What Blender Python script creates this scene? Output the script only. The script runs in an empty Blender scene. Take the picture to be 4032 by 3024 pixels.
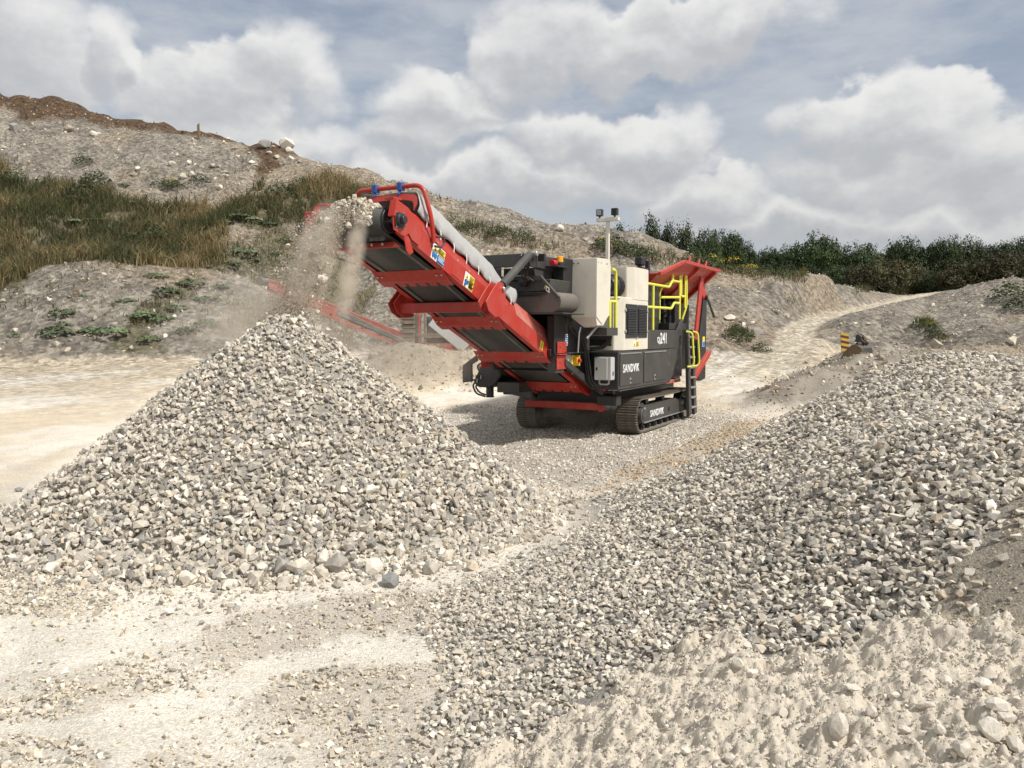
import bpy, bmesh, math, random
import numpy as np
from mathutils import Vector, Matrix

random.seed(7)
rng = np.random.default_rng(11)
SC = bpy.context.scene
COL = SC.collection

# ------------------------------------------------------------------ camera
FPX, CXP, CYP, CAMH, HOR = 3172.0, 2016.0, 1512.0, 1.96, 1309.0      # focal length etc. in pixels of a 4032 wide frame
PITCH = math.atan((CYP - HOR) / FPX)
cam_d = bpy.data.cameras.new('camera')
cam_d.sensor_fit = 'HORIZONTAL'
cam_d.sensor_width = 36.0
cam_d.lens = FPX / 4032.0 * 36.0
cam_d.clip_start = 0.05
cam_d.clip_end = 3000
cam = bpy.data.objects.new('camera', cam_d)
COL.objects.link(cam)
cam.location = (0, 0, CAMH)
cam.rotation_euler = (math.pi / 2 - PITCH, 0, 0)
SC.camera = cam

# ------------------------------------------------------------------ exposure
SC.view_settings.view_transform = 'Standard'
SC.view_settings.look = 'None'
SC.view_settings.exposure = 0.3
SC.view_settings.gamma = 1.0
SC.view_settings.use_curve_mapping = False
SC.render.engine = 'CYCLES'
SC.cycles.use_denoising = True
SC.cycles.max_bounces = 6
SC.cycles.diffuse_bounces = 3
SC.cycles.glossy_bounces = 2
SC.cycles.transparent_max_bounces = 8
SC.cycles.volume_bounces = 3
SC.cycles.volume_step_rate = 1.0

# ------------------------------------------------------------------ sun
SUN_EL = math.radians(50)
SUN_H = Vector((0.84, -0.54, 0)).normalized()          # horizontal direction towards the sun
TO_SUN = Vector((SUN_H.x * math.cos(SUN_EL), SUN_H.y * math.cos(SUN_EL), math.sin(SUN_EL)))
sun_d = bpy.data.lights.new('sun', 'SUN')
sun_d.energy = 3.6
sun_d.angle = math.radians(4.5)
sun_d.color = (1.0, 0.965, 0.91)
sun = bpy.data.objects.new('sun', sun_d)
COL.objects.link(sun)
sun.rotation_euler = TO_SUN.to_track_quat('Z', 'Y').to_euler()

# ------------------------------------------------------------------ sky
world = bpy.data.worlds.new('World')
SC.world = world
world.use_nodes = True


class NG:
    """small helper to write node graphs as expressions"""
    def __init__(self, tree):
        self.t = tree

    def n(self, typ, **kw):
        nd = self.t.nodes.new(typ)
        for k, v in kw.items():
            setattr(nd, k, v)
        return nd

    def put(self, sock, v):
        if v is None:
            return
        if isinstance(v, bpy.types.NodeSocket):
            self.t.links.new(v, sock)
        else:
            sock.default_value = v

    def m(self, op, a, b=None, c=None, clamp=False):
        nd = self.n('ShaderNodeMath', operation=op, use_clamp=clamp)
        for i, v in enumerate((a, b, c)):
            if v is not None:
                self.put(nd.inputs[i], v)
        return nd.outputs[0]

    def vm(self, op, a, b=None):
        nd = self.n('ShaderNodeVectorMath', operation=op)
        self.put(nd.inputs[0], a)
        if b is not None:
            self.put(nd.inputs[1] if op != 'SCALE' else nd.inputs['Scale'], b)
        return nd.outputs['Value'] if op in ('LENGTH', 'DOT_PRODUCT', 'DISTANCE') else nd.outputs['Vector']

    def xyz(self, x, y, z=0.0):
        nd = self.n('ShaderNodeCombineXYZ')
        for s, v in zip(nd.inputs, (x, y, z)):
            self.put(s, v)
        return nd.outputs[0]

    def sep(self, v):
        nd = self.n('ShaderNodeSeparateXYZ')
        self.put(nd.inputs[0], v)
        return nd.outputs

    def noise(self, vec, scale, detail=4.0, rough=0.5, dist=0.0, lac=2.0):
        nd = self.n('ShaderNodeTexNoise')
        self.put(nd.inputs['Vector'], vec)
        for k, v in (('Scale', scale), ('Detail', detail), ('Roughness', rough), ('Distortion', dist), ('Lacunarity', lac)):
            self.put(nd.inputs[k], v)
        return nd.outputs['Fac']

    def ncol(self, vec, scale, detail=3.0):
        nd = self.n('ShaderNodeTexNoise')
        self.put(nd.inputs['Vector'], vec)
        nd.inputs['Scale'].default_value = scale
        nd.inputs['Detail'].default_value = detail
        return nd.outputs['Color']

    def voro(self, vec, scale, feature='F1', out='Distance'):
        nd = self.n('ShaderNodeTexVoronoi', feature=feature)
        self.put(nd.inputs['Vector'], vec)
        nd.inputs['Scale'].default_value = scale
        return nd.outputs[out]

    def smooth(self, v, lo, hi, a=0.0, b=1.0):
        nd = self.n('ShaderNodeMapRange', interpolation_type='SMOOTHSTEP')
        for k, x in zip(('Value', 'From Min', 'From Max', 'To Min', 'To Max'), (v, lo, hi, a, b)):
            self.put(nd.inputs[k], x)
        return nd.outputs[0]

    def lin(self, v, lo, hi, a=0.0, b=1.0):
        nd = self.n('ShaderNodeMapRange')
        for k, x in zip(('Value', 'From Min', 'From Max', 'To Min', 'To Max'), (v, lo, hi, a, b)):
            self.put(nd.inputs[k], x)
        return nd.outputs[0]

    def mix(self, f, a, b, blend='MIX'):
        nd = self.n('ShaderNodeMix', data_type='RGBA', blend_type=blend)
        self.put(nd.inputs[0], f)
        for s, v in ((nd.inputs[6], a), (nd.inputs[7], b)):
            if isinstance(v, tuple) and len(v) == 3:
                v = (*v, 1.0)
            self.put(s, v)
        return nd.outputs[2]


def ray_px(x, y):
    c, s = math.cos(PITCH), math.sin(PITCH)
    u, v = (x - CXP) / FPX, -(y - CYP) / FPX
    return (u, c + v * s, -s + v * c)


def azel(x, y):
    d = ray_px(x, y)
    return math.atan2(d[0], d[1]), math.atan2(d[2], math.hypot(d[0], d[1]))


def build_sky():
    g = NG(world.node_tree)
    world.node_tree.nodes.clear()
    out = g.n('ShaderNodeOutputWorld')
    bg = g.n('ShaderNodeBackground')
    bg.inputs['Strength'].default_value = 0.082
    world.node_tree.links.new(bg.outputs[0], out.inputs[0])
    sky = g.n('ShaderNodeTexSky', sky_type='NISHITA')
    sky.sun_disc = False
    sky.sun_elevation = SUN_EL
    sky.sun_rotation = math.atan2(SUN_H.x, SUN_H.y)
    sky.air_density = 1.0
    sky.dust_density = 2.0
    d = g.vm('NORMALIZE', g.n('ShaderNodeTexCoord').outputs['Generated'])
    x, y, z = g.sep(d)
    az = g.m('ARCTAN2', x, y)
    el = g.m('ARCSINE', z)
    # cloud bodies standing in the sky: centre (azimuth, elevation), half width, half height
    spec = [(60, 130, 380, 260), (430, 140, 160, 150), (540, 190, 90, 90), (830, 330, 400, 210), (1080, 270, 240, 170), (960, 520, 520, 110),
            (1740, 390, 260, 140), (1700, 490, 300, 90), (2420, 170, 560, 170), (2080, 240, 280, 130), (2800, 50, 400, 150),
            (2270, 520, 300, 140), (2540, 570, 330, 130), (3480, 470, 520, 160), (3700, 640, 700, 230),
            (2780, 790, 300, 110), (3150, 880, 520, 100), (1900, 700, 1000, 120), (3600, 900, 600, 110)]
    p0 = g.xyz(az, el)
    wv = g.vm('SCALE', g.vm('SUBTRACT', g.ncol(p0, 11.0, 4.0), (0.5, 0.5, 0.5)), 0.12)
    pw = g.vm('ADD', p0, wv)
    far = g.m('MAXIMUM', g.smooth(g.m('ABSOLUTE', az), 0.62, 0.75), g.smooth(el, 0.40, 0.52))
    gen = g.lin(g.noise(p0, 3.6, 1.0), 0.36, 0.68, 1.6, 0.3)      # elsewhere in the sky: scattered clouds of the same kind
    gen = g.m('ADD', gen, g.m('MULTIPLY', g.m('SUBTRACT', 1.0, far), 2.0))

    def field(p):
        acc = gen
        for (px, py, rx, ry) in spec:
            a, e = azel(px, py)
            ra, re = 0.88 * rx / FPX * math.cos(a) ** 2, 0.84 * ry / FPX * math.cos(a)
            nd = g.n('ShaderNodeVectorMath', operation='MULTIPLY_ADD')
            g.put(nd.inputs[0], p)
            nd.inputs[1].default_value = (1 / ra, 1 / re, 0)
            nd.inputs[2].default_value = (-a / ra, -e / re, 0)
            acc = g.m('SMOOTH_MIN', acc, g.vm('DOT_PRODUCT', nd.outputs[0], nd.outputs[0]), 0.12)
        return acc

    B1 = field(pw)
    B2 = field(g.vm('ADD', pw, (0.010, 0.020, 0.0)))
    pn = g.vm('MULTIPLY', p0, (1.0, 1.55, 1.0))
    n1 = g.noise(pn, 9.0, 8.0, 0.64)
    n2 = g.noise(g.vm('ADD', pn, (0.012, 0.028, 0.0)), 9.0, 4.0, 0.64)
    sft = g.smooth(g.noise(g.vm('ADD', p0, (3.1, 1.7, 0.0)), 6.0, 1.0), 0.38, 0.62)       # crisp heads here, frayed edges there
    f1 = g.m('SUBTRACT', g.m('ADD', g.m('MULTIPLY', n1, 2.2), 0.05), B1)
    f2 = g.m('SUBTRACT', g.m('ADD', g.m('MULTIPLY', n2, 2.2), 0.05), B2)
    mask = g.smooth(f1, g.lin(sft, 0, 1, -0.10, -0.9), g.lin(sft, 0, 1, 0.35, 0.9))
    lit = g.m('SUBTRACT', f1, f2)
    lit = g.smooth(g.m('ADD', lit, g.m('MULTIPLY', g.m('SUBTRACT', 0.30, f1), 0.35)), -0.85, 1.05)
    haze = g.smooth(el, 0.30, 0.02)
    # thin veil of high cloud over the blue
    veil = g.noise(g.vm('MULTIPLY', p0, (1.0, 3.0, 1.0)), 4.2, 6.0, 0.62)
    veil = g.smooth(veil, 0.30, 0.66, 0.36, 0.90)
    base = g.mix(veil, sky.outputs[0], (5.5, 5.8, 6.25))
    base = g.mix(g.m('MULTIPLY', haze, 0.62), base, (5.3, 5.5, 5.8))
    white = g.mix(haze, (8.5, 8.45, 8.3), (7.2, 7.15, 7.0))
    grey = g.mix(haze, (5.0, 5.15, 5.4), (4.7, 4.85, 5.05))
    cl = g.mix(lit, grey, white)
    colr = g.mix(g.m('MULTIPLY', mask, 0.95), base, cl)
    g.put(bg.inputs['Color'], colr)


build_sky()
world.cycles.sampling_method = 'MANUAL'
world.cycles.sample_map_resolution = 256

# ------------------------------------------------------------------ helpers: noise, meshes, materials
def sstep(a, b, x):
    t = np.clip((np.asarray(x, float) - a) / (b - a), 0, 1)
    return t * t * (3 - 2 * t)


def _hash(i, j, s):
    h = (i.astype(np.int64) * 374761393 + j.astype(np.int64) * 668265263 + s * 974634213) & 0xFFFFFFFF
    h = ((h ^ (h >> 13)) * 1274126177) & 0xFFFFFFFF
    h = h ^ (h >> 16)
    return (h & 0xFFFFFF) / float(0xFFFFFF)


def vnoise(x, y, s=0):
    i, j = np.floor(x), np.floor(y)
    u, v = x - i, y - j
    u = u * u * u * (u * (u * 6 - 15) + 10)
    v = v * v * v * (v * (v * 6 - 15) + 10)
    a, b, c, d = _hash(i, j, s), _hash(i + 1, j, s), _hash(i, j + 1, s), _hash(i + 1, j + 1, s)
    return (a * (1 - u) + b * u) * (1 - v) + (c * (1 - u) + d * u) * v


def fbm(x, y, oct=4, s=0, gain=0.5):
    t, amp, tot = 0.0, 1.0, 0.0
    for k in range(oct):
        ca, sa = math.cos(0.6 * k + s), math.sin(0.6 * k + s)
        t = t + amp * vnoise((x * ca - y * sa) * 2 ** k, (x * sa + y * ca) * 2 ** k, s * 17 + k)
        tot += amp
        amp *= gain
    return t / tot - 0.5


def mesh_np(name, V, F, mats=(), col=None, smooth=False, mat_idx=None):
    """V (n,3), F (m,3|4) index array or list of tuples; col per-vertex rgb"""
    me = bpy.data.meshes.new(name)
    V = np.ascontiguousarray(V, dtype=np.float32)
    if isinstance(F, np.ndarray):
        k = F.shape[1]
        me.vertices.add(len(V))
        me.vertices.foreach_set('co', V.ravel())
        me.loops.add(F.size)
        me.loops.foreach_set('vertex_index', np.ascontiguousarray(F, dtype=np.int32).ravel())
        me.polygons.add(len(F))
        me.polygons.foreach_set('loop_start', np.arange(0, F.size, k, dtype=np.int32))
        me.polygons.foreach_set('loop_total', np.full(len(F), k, dtype=np.int32))
        me.update(calc_edges=True)
    else:
        me.from_pydata([tuple(map(float, v)) for v in V], [], F)
    me.polygons.foreach_set('use_smooth', np.full(len(me.polygons), smooth, dtype=bool))
    if col is not None:
        at = me.color_attributes.new('tint', 'FLOAT_COLOR', 'POINT')
        c4 = np.ones((len(V), 4), np.float32)
        c4[:, :3] = col
        at.data.foreach_set('color', c4.ravel())
    for m in mats:
        me.materials.append(m)
    me.update()
    return me


def add(name, me, parent=None, loc=None, rot=None, scale=None):
    o = bpy.data.objects.new(name, me)
    COL.objects.link(o)
    if parent is not None:
        o.parent = parent
    if loc is not None:
        o.location = loc
    if rot is not None:
        o.rotation_euler = rot
    if scale is not None:
        o.scale = scale if hasattr(scale, '__len__') else (scale,) * 3
    return o


def tag(o, label=None, cat=None, group=None, kind=None):
    if label:
        o['label'] = label
    if cat:
        o['category'] = cat
    if group:
        o['group'] = group
    if kind:
        o['kind'] = kind
    return o


def copy_tree(o, parent=None, loc=None, rot=None, scale=None):
    c = o.copy()
    COL.objects.link(c)
    if parent is not None:
        c.parent = parent
    if loc is not None:
        c.location = loc
    if rot is not None:
        c.rotation_euler = rot
    if scale is not None:
        c.scale = scale if hasattr(scale, '__len__') else (scale,) * 3
    for ch in list(o.children):
        copy_tree(ch, c)
    return c


MATS = {}


def new_mat(name):
    m = bpy.data.materials.new(name)
    m.use_nodes = True
    t = m.node_tree
    t.nodes.clear()
    g = NG(t)
    out = g.n('ShaderNodeOutputMaterial')
    b = g.n('ShaderNodeBsdfPrincipled')
    t.links.new(b.outputs[0], out.inputs['Surface'])
    MATS[name] = m
    return m, g, b


def bump(g, b, h, strength=0.5, dist=0.02):
    nd = g.n('ShaderNodeBump')
    nd.inputs['Strength'].default_value = strength
    nd.inputs['Distance'].default_value = dist
    g.put(nd.inputs['Height'], h)
    g.put(b.inputs['Normal'], nd.outputs[0])
    return nd


def paint(name, rgb, rough=0.4, metal=0.0, dust=0.25, dust_col=(0.42, 0.37, 0.30), coat=0.0, scale=3.0, spec=0.5):
    """sheet-metal paint with quarry dust lying on it in patches, more of it on faces that look up"""
    m, g, b = new_mat(name)
    tc = g.n('ShaderNodeTexCoord').outputs['Object']
    geo = g.n('ShaderNodeNewGeometry')
    up = g.smooth(g.sep(geo.outputs['Normal'])[2], 0.15, 0.9)
    n = g.noise(tc, scale, 6.0, 0.6)
    fine = g.noise(tc, scale * 14, 3.0, 0.6)
    f = g.m('MULTIPLY', g.smooth(g.m('ADD', g.m('MULTIPLY', n, 0.75), g.m('MULTIPLY', fine, 0.25)), 0.38, 0.72), dust)
    streak = g.noise(g.vm('MULTIPLY', tc, (9.0, 9.0, 0.7)), scale * 0.8, 4.0, 0.6)
    f = g.m('ADD', f, g.m('MULTIPLY', g.smooth(streak, 0.50, 0.78), dust * 0.55))
    f = g.m('ADD', f, g.m('MULTIPLY', up, dust * 0.9), clamp=True)
    base = g.mix(g.m('MULTIPLY', g.m('SUBTRACT', n, 0.5), 0.5), rgb, tuple(c * 0.75 for c in rgb))
    g.put(b.inputs['Base Color'], g.mix(f, base, dust_col))
    g.put(b.inputs['Roughness'], g.lin(f, 0.0, 0.6, rough, 0.85))
    b.inputs['Metallic'].default_value = metal
    b.inputs['Coat Weight'].default_value = coat
    b.inputs['Specular IOR Level'].default_value = spec
    bump(g, b, g.noise(tc, scale * 6, 2.0), 0.04, 0.02)
    return m


def tinted(name, rough=0.9, nscale=30.0, amount=0.25, bscale=60.0, bstr=0.4, bdist=0.01, bdetail=5.0, world_pos=True, spec=0.25):
    """surface coloured by its per-vertex tint with fine grain and relief on top"""
    m, g, b = new_mat(name)
    a = g.n('ShaderNodeAttribute', attribute_name='tint')
    pos = g.n('ShaderNodeNewGeometry').outputs['Position'] if world_pos else g.n('ShaderNodeTexCoord').outputs['Object']
    n = g.noise(pos, nscale, 5.0, 0.65)
    k = g.lin(n, 0.25, 0.75, 1 - amount, 1 + amount)
    g.put(b.inputs['Base Color'], g.vm('SCALE', a.outputs['Color'], k))
    b.inputs['Roughness'].default_value = rough
    b.inputs['Specular IOR Level'].default_value = spec
    bump(g, b, g.noise(pos, bscale, bdetail, 0.65), bstr, bdist)
    return m


def plain(name, rgb, rough=0.6, metal=0.0, var=0.2, scale=8.0, spec=0.4, emit=None):
    m, g, b = new_mat(name)
    tc = g.n('ShaderNodeTexCoord').outputs['Object']
    n = g.noise(tc, scale, 5.0, 0.6)
    g.put(b.inputs['Base Color'], g.mix(n, tuple(c * (1 - var) for c in rgb), tuple(min(1, c * (1 + var)) for c in rgb)))
    b.inputs['Roughness'].default_value = rough
    b.inputs['Metallic'].default_value = metal
    b.inputs['Specular IOR Level'].default_value = spec
    return m


def project(P):
    """world points -> pixel coordinates in the 4032 wide frame"""
    P = np.asarray(P, float)
    c, s = math.cos(PITCH), math.sin(PITCH)
    X, Y, Z = P[..., 0], P[..., 1], P[..., 2] - CAMH
    d = Y * c - Z * s
    d = np.where(d < 0.05, 0.05, d)
    return CXP + FPX * X / d, CYP - FPX * (Y * s + Z * c) / d


def at_z(sx, sy, z):
    d = ray_px(sx, sy)
    t = (z - CAMH) / d[2]
    return np.array([d[0] * t, d[1] * t, z])


def at_Y(sx, sy, Y):
    d = ray_px(sx, sy)
    t = Y / d[1]
    return np.array([d[0] * t, Y, CAMH + d[2] * t])


def in_poly(px, py, poly):
    px, py = np.asarray(px), np.asarray(py)
    r = np.zeros(px.shape, bool)
    n = len(poly)
    for i in range(n):
        x1, y1 = poly[i]
        x2, y2 = poly[(i + 1) % n]
        c = ((y1 > py) != (y2 > py)) & (px < (x2 - x1) * (py - y1) / (y2 - y1 + 1e-9) + x1)
        r ^= c
    return r

# ------------------------------------------------------------------ terrain
YAW = math.radians(28.3)
UX, UY = math.sin(YAW), math.cos(YAW)            # the crusher's long axis, pointing away from the camera
VX, VY = math.cos(YAW), -math.sin(YAW)           # its lateral axis, towards the side with the ladder
ORG = np.array([1.2822, 15.7676, 0.0])           # under the crusher's centre line, at the front of its tracks


def MW(a, b, z=0.0):
    return np.array([ORG[0] + a * UX + b * VX, ORG[1] + a * UY + b * VY, z])


APEX = MW(-7.85, -0.05)
PILE_X, PILE_Y, PILE_H = APEX[0], APEX[1], 2.13

# near ground: heaped gravel on the right, chalk bank in front; (pixel, height) pairs turned into points in the world
_pts = [at_z(*p) for p in [
    (1600, 2450, .0), (1750, 2650, .0), (1650, 3000, .0), (1780, 2290, .02), (1300, 2800, 0), (900, 2500, 0), (300, 2500, 0), (300, 2900, 0),
    (2000, 2400, .16), (1960, 2250, .10), (2300, 2500, .27), (2200, 2760, .22), (1950, 2920, .08), (2230, 2110, .10),
    (2480, 1985, .30), (2700, 1862, .56), (3000, 1700, .95), (3300, 1535, 1.36), (3560, 1418, 1.68), (3760, 1400, 1.71), (4032, 1440, 1.64), 
    (2700, 2200, .42), (3000, 2000, .76), (3300, 1900, 1.0), (3600, 1700, 1.34), (3900, 1700, 1.38), (3300, 2300, .72), (3600, 2050, 1.0),
    (2700, 2500, .36), (2400, 2800, .26), (3000, 2450, .52),
    (3900, 2200, 1.0), (4032, 2000, 1.18), (4032, 1750, 1.36), (3850, 2450, .80), 
    (3000, 2700, .50), (3600, 2450, .74), (3300, 2950, .62), (2500, 2900, .34), (3900, 2800, .74), (3000, 3024, .56), (2500, 3100, .38), (2700, 2780, .46), (3350, 2680, .60),
    (2450, 1900, 0), (2650, 1780, 0), (2300, 1950, 0), (2100, 1900, 0), (2500, 1700, 0), (1500, 1900, 0), (1100, 2100, 0), (500, 2100, 0)]]
_pts += [np.array(p) for p in [(-6, 1, 0), (-6, 4, 0), (-7, 8, 0), (-7, 12, 0), (-3, 13, 0), (1, 14, 0), (4, 15, 0), (8, 16, 0), (13, 17, 0),
                               (2.0, 10.4, 0.02), (3.2, 11.0, 0.05), (4.6, 11.6, 0.15), (6.2, 12.2, 0.35), (8.5, 12.6, 0.5), (-2, 1, 0), (-1, 2.2, .1),
                               (0, 0, .35), (2, 0.3, .6), (4, 1, .9), (0, -3, .35), (-4, -3, 0), (5, -3, .8), (10, 8, 1.2), (9, 4, 1.3), (8, 0, 1.1)]]
_pts = np.array(_pts)
_c2 = 0.35 ** 2


def _phi(d2):
    return -np.sqrt(d2 + _c2)


_A = _phi(((_pts[:, None, :2] - _pts[None, :, :2]) ** 2).sum(-1))
_n = len(_pts)
_M = np.zeros((_n + 3, _n + 3))
_M[:_n, :_n] = _A + np.eye(_n) * 0.12
_M[:_n, _n] = 1
_M[:_n, _n + 1:] = _pts[:, :2]
_M[_n, :_n] = 1
_M[_n + 1:, :_n] = _pts[:, :2].T
_W = np.linalg.solve(_M, np.concatenate([_pts[:, 2], np.zeros(3)]))


def near_h(X, Y):
    X, Y = np.broadcast_arrays(np.asarray(X, float), np.asarray(Y, float))
    w = (1 - sstep(13.5, 17.5, Y)) * (1 - sstep(9, 13, X)) * sstep(-7, -5, X) * sstep(-5, -3, Y)
    out = np.zeros(X.shape)
    m = w > 0
    if not m.any():
        return out
    x, y = X[m], Y[m]
    z = _W[_n] + _W[_n + 1] * x + _W[_n + 2] * y
    for k in range(_n):
        z = z + _W[k] * _phi((x - _pts[k, 0]) ** 2 + (y - _pts[k, 1]) ** 2)
    out[m] = np.maximum(z, -0.03) * w[m]
    return out


def ridge(X, Y, pts, slope, back=None, rnd=0.6):
    """talus ridge: a crest line in space that falls away at a given slope"""
    P = np.array([at_Y(*p) for p in pts])
    best = np.full(np.shape(X), -1e3)
    near = np.full(np.shape(X), 1e9)
    for p, q in zip(P[:-1], P[1:]):
        d = q - p
        L2 = d[0] ** 2 + d[1] ** 2
        t = np.clip(((X - p[0]) * d[0] + (Y - p[1]) * d[1]) / L2, 0, 1)
        cx, cy, cz = p[0] + t * d[0], p[1] + t * d[1], p[2] + t * d[2]
        dd = np.sqrt((X - cx) ** 2 + (Y - cy) ** 2)
        ds = np.sqrt(dd * dd + rnd * rnd) - rnd
        if back is None:
            best = np.maximum(best, cz - slope * ds)
        else:
            v = cz - np.where((X - p[0]) * d[1] - (Y - p[1]) * d[0] < 0, back, slope) * ds
            m = dd < near
            best = np.where(m, v, best)
            near = np.where(m, dd, near)
    return best


HILL = [(-1500, 250, 66), (-600, 350, 66), (0, 412, 66), (440, 505, 65), (800, 545, 64), (1100, 588, 62), (1200, 625, 61), (1400, 680, 60), (1700, 745, 58),
        (1900, 790, 56), (2200, 870, 54), (2500, 950, 52), (2700, 1000, 52), (2950, 1040, 53), (3200, 1085, 56), (3450, 1120, 62), (3620, 1152, 68)]
SOIL = [(-1500, 190, 67), (-600, 310, 67), (0, 372, 67), (140, 384, 67), (210, 378, 67), (330, 425, 67), (440, 460, 66.5), (620, 490, 66), (700, 505, 66), (800, 525, 65.5), (900, 548, 65)]
SOIL2 = [(1010, 560, 62.5), (1060, 548, 62.5), (1110, 562, 62.5)]
SPOIL = [(-500, 1230, 38), (0, 1140, 39), (200, 1045, 40), (450, 1018, 40), (700, 1045, 40), (900, 1085, 40), (1100, 1190, 39)]
MOUNDS = [([(3235, 1300, 41), (3300, 1240, 43), (3450, 1222, 43), (3620, 1275, 41), (3800, 1390, 36)], 0.6),
          ([(3690, 1165, 66), (3850, 1125, 63), (3990, 1096, 60), (4200, 1150, 58), (4600, 1200, 58)], 0.33),
          ([(3750, 1345, 30), (3900, 1290, 30), (4100, 1268, 30), (4500, 1260, 30)], 0.5),
          ([(3240, 1478, 20.5), (3420, 1425, 21.5), (3600, 1388, 22.5), (3800, 1368, 23.5), (4200, 1390, 24)], 0.45),
          ([(3440, 1345, 27), (3500, 1335, 27.5)], 0.6),
          ([(2740, 1345, 36), (2900, 1322, 37), (2985, 1296, 39), (3030, 1262, 43)], 0.55),
          ([(3330, 1420, 24.5), (3420, 1395, 25)], 0.5)]
HEAP = ([(1380, 1432, 24), (1480, 1395, 24.5), (1600, 1350, 25), (1700, 1355, 25), (1790, 1374, 25), (1850, 1372, 25), (1950, 1420, 25)], 0.62)
ROAD = [(2950, 1480, 27), (3040, 1430, 31), (3120, 1355, 37), (3135, 1305, 42), (3185, 1264, 47), (3300, 1233, 53), (3450, 1200, 60), (3600, 1166, 68), (3740, 1145, 76)]


def road_dist(X, Y):
    P = np.array([at_Y(*p) for p in ROAD])
    bd = np.full(np.shape(X), 1e3)
    bz = np.zeros(np.shape(X))
    for p, q in zip(P[:-1], P[1:]):
        d = q - p
        t = np.clip(((X - p[0]) * d[0] + (Y - p[1]) * d[1]) / (d[0] ** 2 + d[1] ** 2), 0, 1)
        ds = np.hypot(X - p[0] - t * d[0], Y - p[1] - t * d[1])
        z = p[2] + t * d[2]
        m = ds < bd
        bd = np.where(m, ds, bd)
        bz = np.where(m, z, bz)
    return bd, bz


def pile_h(X, Y):
    r = np.hypot(X - PILE_X, Y - PILE_Y)
    th = np.arctan2(Y - PILE_Y, X - PILE_X)
    k = 0.795 + 0.03 * np.sin(3 * th + 1) - 0.05 * np.exp(-((th - 0.0) / 0.6) ** 2) - 0.05 * np.exp(-((th + 0.4) / 0.5) ** 2)
    z = PILE_H - k * (np.sqrt(r * r + 0.16 ** 2) - 0.16)
    toe = 0.22 * np.exp(-np.clip(r - 2.2, 0, 9) / 0.45)
    zz = np.where(z > 0.2, z, 0.2 * np.exp((z - 0.2) / 0.2))
    return np.where(r < 4.6, zz, 0) - np.where(r < 4.6, 0.2 * np.exp((PILE_H - 0.795 * 4.4 - .2) / .2), 0)


TRACKS = [(-2.6, 4.2, -0.75, 0.03), (-1.0, 3.2, -0.75, 0.03), (-5.2, 9.5, -0.4, 0.05), (-6.9, 9.5, -0.4, 0.05)]


def banks(X, Y, base):
    """the raised ground: left hill, spoil bank, topsoil rim, right-hand mounds, heap; only points far enough away are worked out"""
    out = [np.full(X.shape, -1e3) for _ in range(5)]
    m = Y > 14.5
    if m.any():
        for o, v in zip(out, _banks(X[m], Y[m], base[m])):
            o[m] = v
    return out


def _banks(X, Y, base):
    hill = ridge(X, Y, HILL, 0.60, 0.03)
    rough = fbm(X / 7.0, Y / 7.0, 5, 5, 0.55)
    gully = np.abs(fbm(X / 3.2 + rough, Y / 14.0, 3, 6)) * 1.2
    hill = hill + (rough * 2.6 + gully * 0.9 + fbm(X / 1.1, Y / 1.1, 3, 7) * 0.55 - 0.2) * sstep(1, 6, hill - base) * (1 - 0.75 * sstep(-3, 1, Y - 62))
    spoil = ridge(X, Y, SPOIL, 0.62, None, 1.2) + fbm(X / 2.5, Y / 2.5, 4, 8) * 0.6
    soil = ridge(X, Y, SOIL, 0.95, 0.75, 0.3) + fbm(X / 1.6, Y / 1.6, 4, 9, 0.6) * 1.3 + .15
    soil = np.maximum(soil, ridge(X, Y, SOIL2, 0.95, None, 0.2) + fbm(X / 1.2, Y / 1.2, 3, 10) * 0.6 - .1)
    mound = np.full(X.shape, -1e3)
    for pts, sl in MOUNDS:
        mound = np.maximum(mound, ridge(X, Y, pts, sl, None, 0.8))
    mound = mound + fbm(X / 2.2, Y / 2.2, 5, 12, 0.6) * 0.8
    heap = ridge(X, Y, HEAP[0], HEAP[1], None, 0.4) + fbm(X / 0.9, Y / 0.9, 4, 14, 0.55) * 0.25
    return hill, spoil, soil, mound, heap


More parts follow.
